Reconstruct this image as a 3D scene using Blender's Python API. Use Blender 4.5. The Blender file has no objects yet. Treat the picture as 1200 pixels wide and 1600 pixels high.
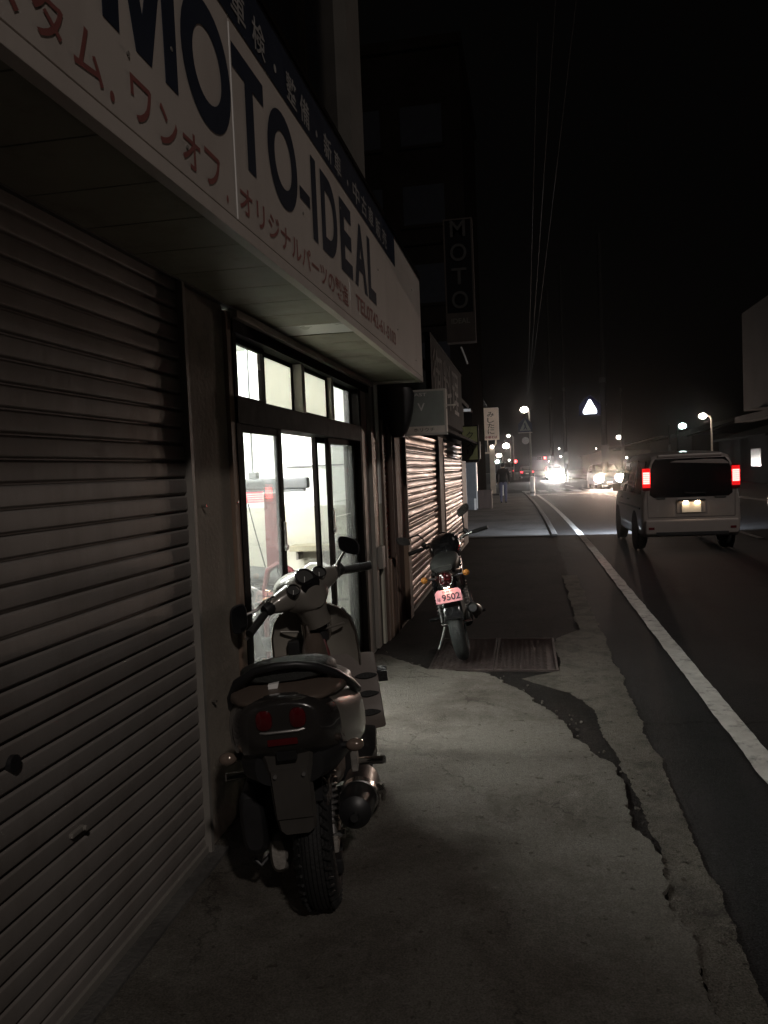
import bpy, bmesh, math, random
from mathutils import Vector, Matrix, noise
rad = math.radians
rnd = random.Random(11)
S = bpy.context.scene
COL = S.collection
V = Vector

# ------------------------------------------------------------------ materials
def _nt(name):
    m = bpy.data.materials.new(name); m.use_nodes = True
    nt = m.node_tree; nt.nodes.clear()
    out = nt.nodes.new('ShaderNodeOutputMaterial')
    return m, nt, out

def mat(name, col, rough=.5, metal=0., var=.18, scale=5., bump=0., bscale=60., rvar=.12, spec=.5, coat=0., stretch=None,
        dirt=None, dscale=2.2, dlo=.52, dhi=.68):
    m, nt, out = _nt(name); N = nt.nodes; L = nt.links
    b = N.new('ShaderNodeBsdfPrincipled'); L.new(b.outputs[0], out.inputs[0])
    tc = N.new('ShaderNodeTexCoord')
    mp = N.new('ShaderNodeMapping'); L.new(tc.outputs['Object'], mp.inputs[0])
    if stretch: mp.inputs['Scale'].default_value = stretch
    n = N.new('ShaderNodeTexNoise'); n.inputs['Scale'].default_value = scale; n.inputs['Detail'].default_value = 6; n.inputs['Roughness'].default_value = .62
    L.new(mp.outputs[0], n.inputs['Vector'])
    r = N.new('ShaderNodeMapRange'); r.inputs[1].default_value = .28; r.inputs[2].default_value = .72
    r.inputs[3].default_value = 1 - var; r.inputs[4].default_value = 1 + var
    L.new(n.outputs['Fac'], r.inputs[0])
    mx = N.new('ShaderNodeVectorMath'); mx.operation = 'SCALE'; mx.inputs[0].default_value = col[:3]
    L.new(r.outputs[0], mx.inputs['Scale'])
    src = mx.outputs[0]
    if dirt:
        n3 = N.new('ShaderNodeTexNoise'); n3.inputs['Scale'].default_value = dscale; n3.inputs['Detail'].default_value = 8; n3.inputs['Roughness'].default_value = .7
        L.new(mp.outputs[0], n3.inputs['Vector'])
        rr = N.new('ShaderNodeMapRange'); rr.inputs[1].default_value = dlo; rr.inputs[2].default_value = dhi; L.new(n3.outputs['Fac'], rr.inputs[0])
        mm = N.new('ShaderNodeMix'); mm.data_type = 'RGBA'
        L.new(rr.outputs[0], mm.inputs[0]); L.new(src, mm.inputs[6]); mm.inputs[7].default_value = (*dirt, 1)
        src = mm.outputs[2]
    L.new(src, b.inputs['Base Color'])
    b.inputs['Metallic'].default_value = metal
    b.inputs['Specular IOR Level'].default_value = spec
    b.inputs['Coat Weight'].default_value = coat
    n2 = N.new('ShaderNodeTexNoise'); n2.inputs['Scale'].default_value = scale * 2.7; n2.inputs['Detail'].default_value = 4
    L.new(mp.outputs[0], n2.inputs['Vector'])
    r2 = N.new('ShaderNodeMapRange'); r2.inputs[3].default_value = max(.03, rough - rvar); r2.inputs[4].default_value = min(1, rough + rvar)
    L.new(n2.outputs['Fac'], r2.inputs[0]); L.new(r2.outputs[0], b.inputs['Roughness'])
    if bump:
        n4 = N.new('ShaderNodeTexNoise'); n4.inputs['Scale'].default_value = bscale; n4.inputs['Detail'].default_value = 5
        L.new(mp.outputs[0], n4.inputs['Vector'])
        bp = N.new('ShaderNodeBump'); bp.inputs['Strength'].default_value = bump; bp.inputs['Distance'].default_value = .02
        L.new(n4.outputs['Fac'], bp.inputs['Height']); L.new(bp.outputs[0], b.inputs['Normal'])
    return m

def emis(name, col, st, rim=None):
    m, nt, out = _nt(name)
    e = nt.nodes.new('ShaderNodeEmission'); e.inputs[0].default_value = (*col, 1); e.inputs[1].default_value = st
    nt.links.new(e.outputs[0], out.inputs[0]); return m

def glass(name, tint=(.9, .92, .9), haze=0., hazecol=(.5, .5, .5), rough=.02):
    m, nt, out = _nt(name); N = nt.nodes; L = nt.links
    t = N.new('ShaderNodeBsdfTransparent'); t.inputs[0].default_value = (*tint, 1)
    g = N.new('ShaderNodeBsdfGlossy'); g.inputs['Roughness'].default_value = rough
    f = N.new('ShaderNodeFresnel'); f.inputs[0].default_value = 1.45
    ge = N.new('ShaderNodeNewGeometry'); iv = N.new('ShaderNodeMath'); iv.operation = 'SUBTRACT'; iv.inputs[0].default_value = 1; L.new(ge.outputs['Backfacing'], iv.inputs[1])
    ml = N.new('ShaderNodeMath'); ml.operation = 'MULTIPLY'; L.new(f.outputs[0], ml.inputs[0]); L.new(iv.outputs[0], ml.inputs[1])
    mx = N.new('ShaderNodeMixShader'); L.new(ml.outputs[0], mx.inputs[0]); L.new(t.outputs[0], mx.inputs[1]); L.new(g.outputs[0], mx.inputs[2])
    last = mx
    if haze:
        d = N.new('ShaderNodeBsdfTranslucent'); d.inputs[0].default_value = (*hazecol, 1)
        d2 = N.new('ShaderNodeBsdfDiffuse'); d2.inputs[0].default_value = (*hazecol, 1)
        dm = N.new('ShaderNodeMixShader'); dm.inputs[0].default_value = .35; L.new(d.outputs[0], dm.inputs[1]); L.new(d2.outputs[0], dm.inputs[2])
        nz = N.new('ShaderNodeTexNoise'); nz.inputs['Scale'].default_value = 3
        tc = N.new('ShaderNodeTexCoord'); L.new(tc.outputs['Object'], nz.inputs[0])
        mr = N.new('ShaderNodeMapRange'); mr.inputs[3].default_value = haze * .8; mr.inputs[4].default_value = min(1, haze * 1.2); L.new(nz.outputs[0], mr.inputs[0])
        m2 = N.new('ShaderNodeMixShader'); L.new(mr.outputs[0], m2.inputs[0]); L.new(mx.outputs[0], m2.inputs[1]); L.new(dm.outputs[0], m2.inputs[2]); last = m2
    L.new(last.outputs[0], out.inputs[0]); return m

M = {}
def grit(name, col, dark, pale, rough=.9, speck=.5, crack=.0, cscale=1.1, wear=1.6, bump=.5):
    """concrete or asphalt: broad stains, wear, aggregate speckle, pits and hairline cracks"""
    m, nt, out = _nt(name); N = nt.nodes; L = nt.links
    b = N.new('ShaderNodeBsdfPrincipled'); L.new(b.outputs[0], out.inputs[0]); b.inputs['Specular IOR Level'].default_value = .05
    tc = N.new('ShaderNodeTexCoord')
    def nz(sc, det=6, ro=.65, dist=0.):
        n = N.new('ShaderNodeTexNoise'); n.inputs['Scale'].default_value = sc; n.inputs['Detail'].default_value = det; n.inputs['Roughness'].default_value = ro; n.inputs['Distortion'].default_value = dist
        L.new(tc.outputs['Object'], n.inputs['Vector']); return n.outputs['Fac']
    def rng(src, a, c, lo=0., hi=1.):
        q = N.new('ShaderNodeMapRange'); q.inputs[1].default_value = a; q.inputs[2].default_value = c; q.inputs[3].default_value = lo; q.inputs[4].default_value = hi; L.new(src, q.inputs[0]); return q.outputs[0]
    def mix(f, a, c, mode='MIX'):
        q = N.new('ShaderNodeMix'); q.data_type = 'RGBA'; q.blend_type = mode
        if hasattr(f, 'links'): L.new(f, q.inputs[0])
        else: q.inputs[0].default_value = f
        for k, v in ((6, a), (7, c)):
            if hasattr(v, 'links'): L.new(v, q.inputs[k])
            else: q.inputs[k].default_value = (*v, 1)
        return q.outputs[2]
    c = mix(rng(nz(wear, 8, .72, .4), .46, .66), col, dark)
    c = mix(rng(nz(wear * 2.3 + .7, 9, .7, .8), .55, .72, 0, .8), c, pale)
    sp = rng(nz(150, 3, .6), .3, .7, 1 - speck, 1 + speck); sp2 = rng(nz(38, 5, .75), .3, .7, 1 - speck * .45, 1 + speck * .45)
    mm = N.new('ShaderNodeMath'); mm.operation = 'MULTIPLY'; L.new(sp, mm.inputs[0]); L.new(sp2, mm.inputs[1])
    vm = N.new('ShaderNodeVectorMath'); vm.operation = 'SCALE'; L.new(c, vm.inputs[0]); L.new(mm.outputs[0], vm.inputs['Scale']); c = vm.outputs[0]
    pit = rng(nz(26, 2, .5), .27, .33, 0, 1); c = mix(pit, dark, c)
    h = sp2
    if crack:
        vo = N.new('ShaderNodeTexVoronoi'); vo.feature = 'DISTANCE_TO_EDGE'; vo.inputs['Scale'].default_value = cscale
        ds = N.new('ShaderNodeVectorMath'); ds.operation = 'MULTIPLY_ADD'
        nv = N.new('ShaderNodeTexNoise'); nv.inputs['Scale'].default_value = 4.; nv.inputs['Detail'].default_value = 7; nv.inputs['Roughness'].default_value = .7; L.new(tc.outputs['Object'], nv.inputs['Vector'])
        L.new(nv.outputs['Color'], ds.inputs[0]); ds.inputs[1].default_value = (.35, .35, .35); L.new(tc.outputs['Object'], ds.inputs[2]); L.new(ds.outputs[0], vo.inputs['Vector'])
        ck = rng(vo.outputs['Distance'], .002, .007, 1, 0); msk = rng(nz(.9, 3), .46, .56)
        cm = N.new('ShaderNodeMath'); cm.operation = 'MULTIPLY'; L.new(ck, cm.inputs[0]); L.new(msk, cm.inputs[1])
        cw = N.new('ShaderNodeMath'); cw.operation = 'MULTIPLY'; cw.inputs[1].default_value = .6; L.new(cm.outputs[0], cw.inputs[0])
        c = mix(cw.outputs[0], c, tuple(q * .4 for q in dark))
        hs_ = N.new('ShaderNodeMath'); hs_.operation = 'SUBTRACT'; L.new(h, hs_.inputs[0]); L.new(cm.outputs[0], hs_.inputs[1]); h = hs_.outputs[0]
    L.new(c, b.inputs['Base Color']); b.inputs['Roughness'].default_value = rough
    hm = N.new('ShaderNodeMath'); hm.operation = 'ADD'; L.new(h, hm.inputs[0]); L.new(sp, hm.inputs[1])
    hp = N.new('ShaderNodeMath'); hp.operation = 'ADD'; L.new(hm.outputs[0], hp.inputs[0]); L.new(pit, hp.inputs[1])
    bp = N.new('ShaderNodeBump'); bp.inputs['Strength'].default_value = bump; bp.inputs['Distance'].default_value = .006; L.new(hp.outputs[0], bp.inputs['Height']); L.new(bp.outputs[0], b.inputs['Normal'])
    return m
M['asphalt'] = grit('asphalt', (.023, .0225, .0225), (.016, .0155, .0155), (.031, .030, .0295), rough=.82, speck=.6, crack=1, cscale=.35, wear=.6)
M['old_asphalt'] = grit('old_asphalt', (.019, .0165, .0155), (.011, .010, .0095), (.030, .027, .025), speck=.6, crack=1, cscale=1.3, wear=1.2, bump=.6)
M['concrete'] = grit('concrete', (.112, .105, .092), (.058, .051, .043), (.14, .132, .118), speck=.36, crack=1, cscale=.8, wear=1.3)
M['gutter'] = grit('gutter', (.105, .097, .083), (.045, .041, .037), (.135, .125, .11), speck=.5, crack=1, cscale=2.2, wear=3.2, bump=.7)
M['far_pavement_lit'] = grit('far_pavement_lit', (.13, .125, .12), (.07, .067, .064), (.16, .155, .15), speck=.35, wear=.8)
M['kerb'] = mat('kerb', (.08, .076, .07), .88, var=.25, scale=4, bump=.5, bscale=50, dirt=(.035, .032, .03), dscale=3)
M['paint'] = mat('road_paint', (.55, .54, .51), .8, var=.2, scale=9, bump=.4, bscale=120, dirt=(.16, .155, .15), dscale=7, dlo=.52, dhi=.66)
M['rust_plate'] = mat('rust_plate', (.026, .016, .014), .75, .1, var=.3, scale=8, bump=.4, bscale=50)
M['ground'] = mat('ground', (.03, .028, .026), .95, var=.3, scale=.6)
M['shutter'] = mat('shutter_grey', (.215, .196, .182), .62, .05, var=.1, scale=2.2, rvar=.1, stretch=(1, 1.6, .5), dirt=(.15, .128, .112), dscale=1.6, dlo=.5, dhi=.8, bump=.06, bscale=10)
M['shutter_warm'] = mat('shutter_warm', (.105, .036, .021), .47, .85, var=.4, scale=2.5, stretch=(1, .35, 2), rvar=.1, spec=.3, dirt=(.06, .023, .015), dscale=2.5, dlo=.48, dhi=.72)
M['alu'] = mat('aluminium', (.22, .205, .185), .6, .1, spec=.3, var=.15, scale=4)
M['dark_alu'] = mat('dark_aluminium', (.0055, .0046, .004), .75, .0, var=.3, scale=5, spec=.02)
M['wall_cream'] = mat('wall_cream', (.23, .20, .165), .85, var=.2, scale=2, bump=.15, bscale=40, dirt=(.12, .1, .08), dscale=1.6)
M['wall_brown'] = mat('wall_brown', (.075, .05, .04), .7, var=.25, scale=4, stretch=(1, 1, .3))
M['wood'] = mat('wood', (.16, .11, .08), .7, var=.35, scale=9, stretch=(1, 1, .12), bump=.2, bscale=20)
M['soffit'] = mat('soffit', (.26, .25, .19), .6, var=.14, scale=2.5, dirt=(.15, .14, .1), dscale=2)
M['soffit_lit'] = mat('soffit_lit', (.72, .72, .66), .3, var=.06, scale=2)
M['sign_white'] = mat('sign_white', (.53, .475, .43), .5, var=.1, scale=1.4, rvar=.08, dirt=(.40, .345, .31), dscale=1.1, dlo=.48, dhi=.8, stretch=(1, 1, .45))
M['sign_blue'] = mat('sign_blue', (.018, .024, .04), .55, spec=.15, var=.2, scale=3)
M['sign_red'] = mat('sign_red', (.25, .085, .075), .5, var=.15, scale=6)
M['sign_pale'] = mat('sign_pale', (.3, .29, .28), .6, var=.35, scale=22)
M['black_gap'] = mat('black_gap', (.012, .011, .01), .8, var=.2)
M['tile'] = mat('tile_mottle', (.2, .13, .1), .5, var=.7, scale=45, bump=.6, bscale=45)
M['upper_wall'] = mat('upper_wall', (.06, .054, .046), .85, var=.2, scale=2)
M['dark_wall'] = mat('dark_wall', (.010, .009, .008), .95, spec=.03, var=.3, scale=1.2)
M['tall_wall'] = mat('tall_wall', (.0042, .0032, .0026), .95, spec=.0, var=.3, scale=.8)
M['win_dark'] = mat('window_dark', (.008, .008, .009), .12, var=.2, spec=.5)
M['int_wall'] = mat('interior_wall', (.80, .81, .775), .75, var=.05, scale=1.5)
M['int_low_shade'] = mat('interior_low_wall_shade', (.45, .44, .37), .8, var=.1, scale=1.8)
M['int_floor'] = mat('interior_floor', (.3, .29, .27), .6, var=.2, scale=3)
M['int_ceil'] = mat('interior_ceiling', (.82, .83, .8), .8, var=.03)
M['tube'] = emis('fluorescent_tube', (1, 1, .955), 400)
M['clear'] = glass('clear_glass', (.93, .95, .93))
M['doorglass'] = glass('door_glass', (.86, .875, .865), haze=.12, hazecol=(.55, .55, .54))
M['frosted'] = glass('frosted_glass', (.5, .5, .47), haze=.92, hazecol=(.84, .84, .77), rough=.3)
M['red_paint'] = mat('red_paint', (.12, .022, .025), .45, var=.15, coat=.2)
M['grey_metal'] = mat('grey_metal', (.13, .135, .14), .45, .3, var=.15)
M['black_plastic'] = mat('black_plastic', (.014, .014, .015), .45, var=.25, scale=9)
M['black_gloss'] = mat('black_gloss', (.012, .012, .013), .12, var=.1, coat=.6, rvar=.05)
M['rubber'] = mat('rubber', (.010, .010, .010), .75, var=.3, scale=20, bump=.3, bscale=90)
M['rubber_worn'] = mat('rubber_worn', (.03, .034, .033), .7, var=.3, scale=20, bump=.4, bscale=90)
M['chrome'] = mat('chrome', (.62, .61, .59), .2, 1., var=.08, rvar=.06)
M['steel'] = mat('steel', (.34, .33, .32), .4, .8, var=.25, scale=14)
M['cast'] = mat('cast_alloy', (.3, .28, .255), .55, .4, var=.35, scale=16, bump=.2, bscale=60)
M['dark_grey'] = mat('dark_grey_plastic', (.055, .05, .045), .55, var=.2, scale=6)
M['scoot_light'] = mat('scooter_pearl', (.17, .155, .135), .3, .15, var=.1, coat=.5, rvar=.06)
M['scoot_shield'] = mat('scooter_inner_shield', (.27, .25, .215), .45, var=.14, scale=4)
M['scoot_toe'] = mat('scooter_toe_board', (.12, .10, .088), .5, var=.16, scale=6)
M['scoot_dark'] = mat('scooter_dark_gloss', (.022, .020, .019), .22, .0, var=.12, coat=.7, rvar=.05)
M['scoot_tan'] = mat('scooter_tan', (.10, .075, .06), .5, var=.16)
M['seat_black'] = mat('seat_vinyl', (.03, .031, .029), .65, var=.2, bump=.2, bscale=80, spec=.25)
M['red_lens'] = mat('red_lens', (.075, .004, .006), .1, var=.15, coat=.7, scale=30, rvar=.05)
M['dark_lens'] = mat('dark_red_lens', (.035, .004, .005), .08, var=.2, coat=.8, rvar=.03)
M['amber'] = mat('amber_lens', (.36, .14, .025), .15, var=.1, coat=.5, rvar=.05)
M['clear_lens'] = mat('clear_lens', (.2, .15, .12), .12, .3, var=.2, coat=.5, rvar=.05)
M['dial'] = mat('dial', (.06, .06, .058), .2, var=.15, coat=.4, rvar=.05)
M['pink'] = mat('plate_pink', (.80, .36, .42), .45, var=.05)
M['plate_ink'] = mat('plate_ink', (.05, .03, .045), .5)
M['van_paint'] = mat('van_paint', (.25, .22, .205), .4, .2, var=.06, coat=.5, rvar=.05)
M['car_dark'] = mat('car_dark_paint', (.012, .012, .014), .4, .0, var=.08, spec=.25, coat=.1, rvar=.04)
M['car_silver'] = mat('car_silver_paint', (.3, .3, .31), .3, .4, var=.06, coat=.5, rvar=.04)
M['car_glass'] = mat('car_glass', (.006, .006, .007), .07, var=.1, coat=.5, rvar=.03)
M['tail_hot'] = emis('tail_hot', (1, .045, .04), 22)
M['tail_glow'] = emis('tail_glow', (1, .012, .014), .8)
M['tail_far'] = emis('tail_far', (1, .03, .04), 9)
M['head_hot'] = emis('headlamp', (1, .92, .84), 260)
M['head_glow'] = emis('headlamp_reflector', (1, .84, .72), 6)
M['plate_lit'] = mat('plate_lit', (.85, .8, .68), .5, var=.05)
M['plate_lamp'] = emis('plate_lamp', (1, .74, .48), 80)
M['lamp_warm'] = emis('lamp_warm', (1, .86, .76), 40)
M['lamp_cool'] = emis('lamp_cool', (.72, 1, .92), 26)
M['lamp_far'] = emis('lamp_far', (1, .9, .84), 12)
M['signal_red'] = emis('signal_red', (1, .05, .05), 12)
M['tri_white'] = emis('crossing_white', (.86, .9, 1), 5)
M['tri_blue'] = emis('crossing_blue', (.03, .03, .22), .06)
M['sign_dark'] = mat('sign_dark', (.0045, .0045, .005), .9, spec=.03)
M['sign_faint'] = mat('sign_faint', (.02, .0195, .019), .6, var=.3, scale=12, spec=.1)
M['sign_faint_box'] = mat('sign_faint_box', (.022, .018, .016), .6, spec=.1)
M['pole'] = mat('pole_concrete', (.008, .0075, .007), .95, var=.2, scale=4, spec=.02)
M['pole_cream'] = mat('pole_cream', (.55, .46, .36), .7, var=.2, scale=3)
M['white_paint'] = mat('white_paint', (.75, .74, .72), .5, var=.1)
M['wire'] = mat('wire', (.012, .012, .012), .8, spec=.1)
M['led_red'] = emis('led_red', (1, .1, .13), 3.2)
M['led_white'] = emis('led_white', (1, .62, .62), 4)
M['ochre'] = mat('ochre_board', (.30, .28, .2), .6, var=.1)
M['noshitani'] = mat('sign_cream', (.85, .68, .54), .6, var=.14, scale=2)
M['ink_brown'] = mat('ink_brown', (.1, .065, .03), .6)
M['ink_red'] = mat('ink_red', (.3, .03, .04), .6)
M['sign_green'] = mat('sign_green', (.20, .22, .10), .5, var=.25, scale=5)
M['sign_grey'] = mat('sign_greygreen', (.09, .1, .092), .4, var=.2, scale=5)
M['sign_beige'] = mat('sign_beige', (.27, .235, .205), .5, var=.15, scale=6)
M['ink_dark'] = mat('ink_dark', (.03, .03, .02), .6)
M['jacket'] = mat('jacket', (.005, .0045, .0045), .9, spec=.1)
M['jeans'] = mat('jeans', (.11, .11, .17), .85, var=.25, scale=20)
M['skin'] = mat('skin', (.4, .26, .2), .55)
M['lit_white'] = emis('lit_panel', (1, .93, .84), 1.1)
M['foliage'] = mat('foliage', (.04, .05, .028), .7, var=.4, scale=8)
M['lamp_small'] = emis('small_lamp', (1, .93, .88), 14)

# ------------------------------------------------------------------ mesh helpers
class MB:
    def __init__(s, mtx=None):
        s.bm = bmesh.new(); s.x = mtx or Matrix()
    def _t(s, vs, m=None):
        for v in vs: v.co = s.x @ ((m @ v.co) if m else v.co)
    def box(s, a, b, bev=0., rot=None):
        a, b = V(a), V(b); c = (a + b) / 2; d = b - a
        r = bmesh.ops.create_cube(s.bm, size=1.)
        vs = r['verts']
        for v in vs: v.co = V((v.co.x * d.x, v.co.y * d.y, v.co.z * d.z))
        if bev:
            es = list({e for v in vs for e in v.link_edges})
            k = bmesh.ops.bevel(s.bm, geom=es, offset=min(bev, .45 * min(abs(d.x), abs(d.y), abs(d.z))), segments=2, profile=.6, affect='EDGES')
            vs = list({v for f in k['faces'] for v in f.verts} | {v for v in vs if v.is_valid})
        m = Matrix.Translation(c) @ (rot.to_4x4() if rot else Matrix())
        s._t(vs, m); return s
    def quad(s, pts, thick=0.):
        pts = [V(p) for p in pts]
        if not thick:
            s.bm.faces.new([s.bm.verts.new(s.x @ p) for p in pts]); return s
        n = (pts[1] - pts[0]).cross(pts[2] - pts[0]).normalized() * thick
        s.loft([[p for p in pts], [p - n for p in pts]]); return s
    def loft(s, rings, caps=True, closed=True):
        rs = [[s.bm.verts.new(s.x @ V(p)) for p in r] for r in rings]
        n = len(rs[0])
        for a, b in zip(rs, rs[1:]):
            for i in range(n if closed else n - 1):
                j = (i + 1) % n
                try: s.bm.faces.new((a[i], a[j], b[j], b[i]))
                except ValueError: pass
        if caps and closed:
            for r in (rs[0][::-1], rs[-1]):
                try: s.bm.faces.new(r)
                except ValueError: pass
        return s
    def tube(s, pts, r, seg=10, closed=False):
        pts = [V(p) for p in pts]; n = len(pts)
        rr = r if isinstance(r, (list, tuple)) else [r] * n
        rings = []; nor = None
        for i, p in enumerate(pts):
            if closed: t = pts[(i + 1) % n] - pts[i - 1]
            else: t = pts[min(i + 1, n - 1)] - pts[max(i - 1, 0)]
            t.normalize()
            if nor is None:
                nor = t.orthogonal().normalized()
            else:
                nor = (nor - t * nor.dot(t)).normalized()
            bi = t.cross(nor)
            rings.append([p + (nor * math.cos(2 * math.pi * k / seg) + bi * math.sin(2 * math.pi * k / seg)) * rr[i] for k in range(seg)])
        if closed: rings.append(rings[0]); s.loft(rings, caps=False); bmesh.ops.remove_doubles(s.bm, verts=s.bm.verts[:], dist=1e-6)
        else: s.loft(rings)
        return s
    def cyl(s, p0, p1, r0, r1=None, seg=20):
        return s.tube([p0, p1], [r0, r0 if r1 is None else r1], seg)
    def lathe(s, prof, c, ax, seg=36, closed=False):
        c = V(c); ax = V(ax).normalized(); u = ax.orthogonal().normalized(); w = ax.cross(u)
        rings = []
        for k in range(seg):
            a = 2 * math.pi * k / seg; d = u * math.cos(a) + w * math.sin(a)
            rings.append([c + d * r + ax * h for r, h in prof])
        rings.append(rings[0])
        s.loft(rings, caps=False, closed=closed)
        bmesh.ops.remove_doubles(s.bm, verts=s.bm.verts[:], dist=1e-6)
        return s
    def ball(s, c, r, sc=(1, 1, 1), seg=14):
        k = bmesh.ops.create_uvsphere(s.bm, u_segments=seg, v_segments=max(6, seg // 2), radius=1.)
        s._t(k['verts'], Matrix.Translation(V(c)) @ Matrix.Diagonal((r * sc[0], r * sc[1], r * sc[2], 1))); return s
    def prism(s, poly, o, u, v, w):
        """poly of 2D points; p = o + u*a + v*b, extruded by vector w"""
        o, u, v, w = V(o), V(u), V(v), V(w)
        a = [o + u * p[0] + v * p[1] for p in poly]
        return s.loft([a, [p + w for p in a]])
    def build(s, name, m, parent=None, smooth=38):
        bm = s.bm
        bmesh.ops.recalc_face_normals(bm, faces=bm.faces[:])
        if smooth:
            lim = rad(smooth)
            for e in bm.edges:
                if len(e.link_faces) == 2 and e.calc_face_angle(0) > lim: e.smooth = False
            for f in bm.faces: f.smooth = True
        me = bpy.data.meshes.new(name); bm.to_mesh(me); bm.free()
        for mm in (m if isinstance(m, (list, tuple)) else [m]): me.materials.append(mm)
        o = bpy.data.objects.new(name, me); COL.objects.link(o)
        if parent: o.parent = parent
        if smooth:
            wm = o.modifiers.new('weighted', 'WEIGHTED_NORMAL'); wm.keep_sharp = True; wm.weight = 60
        return o

def tag(o, label=None, cat=None, group=None, kind=None):
    if label: o['label'] = label
    if cat: o['category'] = cat
    if group: o['group'] = group
    if kind: o['kind'] = kind
    return o
def thing(name, label, cat, loc=(0, 0, 0), rot=(0, 0, 0), group=None):
    o = bpy.data.objects.new(name, None); o.empty_display_size = .2
    COL.objects.link(o); o.location = loc; o.rotation_euler = rot
    return tag(o, label, cat, group)
def copy_tree(o, parent=None):
    c = o.copy(); COL.objects.link(c)
    if parent: c.parent = parent
    for ch in list(o.children): copy_tree(ch, c)
    return c
def sect(hw, hz, n=2.6, k=20):
    r = []
    for i in range(k):
        a = 2 * math.pi * i / k; c, s_ = math.cos(a), math.sin(a)
        r.append((hw * math.copysign(abs(c) ** (2 / n), c), hz * math.copysign(abs(s_) ** (2 / n), s_)))
    return r
def lerp(a, b, t): return a + (b - a) * t

def text_verts(body, bold=0., res=3):
    cu = bpy.data.curves.new('txt', 'FONT'); cu.body = body; cu.resolution_u = 8 if len(body) == 1 and body.isascii() else res; cu.offset = bold; cu.extrude = .0
    ob = bpy.data.objects.new('txt', cu); COL.objects.link(ob)
    dg = bpy.context.evaluated_depsgraph_get(); dg.update()
    me = bpy.data.meshes.new_from_object(ob.evaluated_get(dg))
    vs = [v.co.copy() for v in me.vertices]; fs = [tuple(p.vertices) for p in me.polygons]
    bpy.data.objects.remove(ob); bpy.data.curves.remove(cu); bpy.data.meshes.remove(me)
    return vs, fs
def text_into(mb, body, o, u, v, w, h, bold=0., n=None, depth=.0015):
    """fit the text's box to w x h at corner o, u = reading direction, v = up; slightly thick"""
    vs, fs = text_verts(body, bold)
    if not vs: return
    x0 = min(p.x for p in vs); x1 = max(p.x for p in vs); y0 = min(p.y for p in vs); y1 = max(p.y for p in vs)
    o, u, v = V(o), V(u).normalized(), V(v).normalized(); nn = u.cross(v)
    bv = [mb.bm.verts.new(mb.x @ (o + u * ((p.x - x0) / max(1e-6, x1 - x0) * w) + v * ((p.y - y0) / max(1e-6, y1 - y0) * h) + nn * depth)) for p in vs]
    for f in fs:
        try: mb.bm.faces.new([bv[i] for i in f])
        except ValueError: pass

# ------------------------------------------------------------------ camera
d = V(((824 - 600) / 1240., (800 - 728) / 1240., -1)).normalized()
a = V((-math.sin(rad(2.4)), math.cos(rad(2.4)), 0)); a.z = -(a.dot(d)) / d.z
up = a.normalized(); rx = d.cross(up)
cam = bpy.data.objects.new('camera', bpy.data.cameras.new('camera')); COL.objects.link(cam)
mw = Matrix((rx, d, up)).to_4x4(); mw.translation = (0, 0, 1.55)
cam.matrix_world = mw
cam.data.sensor_fit = 'HORIZONTAL'; cam.data.sensor_width = 36; cam.data.lens = 36 * 1240 / 1200
cam.data.clip_start = .05; cam.data.clip_end = 3000
S.camera = cam

# ------------------------------------------------------------------ world, ambient moon-like lamp
SUN = V((.5, -.92, .8)).normalized()
w = bpy.data.worlds.new('World'); S.world = w; w.use_nodes = True
nt = w.node_tree; nt.nodes.clear()
o_ = nt.nodes.new('ShaderNodeOutputWorld'); bg = nt.nodes.new('ShaderNodeBackground'); sk = nt.nodes.new('ShaderNodeTexSky')
sk.sky_type = 'NISHITA'; sk.sun_disc = False; sk.sun_elevation = rad(-3); sk.sun_rotation = rad(140)
hs = nt.nodes.new('ShaderNodeHueSaturation'); hs.inputs['Saturation'].default_value = .12
mul = nt.nodes.new('ShaderNodeMix'); mul.data_type = 'RGBA'; mul.blend_type = 'MULTIPLY'; mul.inputs[0].default_value = 1; mul.inputs[7].default_value = (1, .93, .87, 1)
nt.links.new(sk.outputs[0], hs.inputs['Color']); nt.links.new(hs.outputs[0], mul.inputs[6]); nt.links.new(mul.outputs[2], bg.inputs[0]); nt.links.new(bg.outputs[0], o_.inputs[0])
bg.inputs[1].default_value = .015
sl = bpy.data.lights.new('street_light_behind', 'SUN'); sl.energy = .58; sl.angle = rad(2.2); sl.color = (1, .895, .82)
so = bpy.data.objects.new('sun', sl); COL.objects.link(so); so.rotation_euler = SUN.to_track_quat('Z', 'Y').to_euler()
S.view_settings.view_transform = 'Standard'; S.view_settings.look = 'None'; S.view_settings.exposure = 0; S.view_settings.gamma = 1

def spot(name, loc, target, energy, size, blend=.5, col=(1, 1, 1), radius=.05, parent=None):
    l = bpy.data.lights.new(name, 'SPOT'); l.energy = energy; l.spot_size = rad(size); l.spot_blend = blend; l.color = col; l.shadow_soft_size = radius
    ob = bpy.data.objects.new(name, l); COL.objects.link(ob); ob.location = loc
    ob.rotation_euler = (V(loc) - V(target)).to_track_quat('Z', 'Y').to_euler(); return ob

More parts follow.
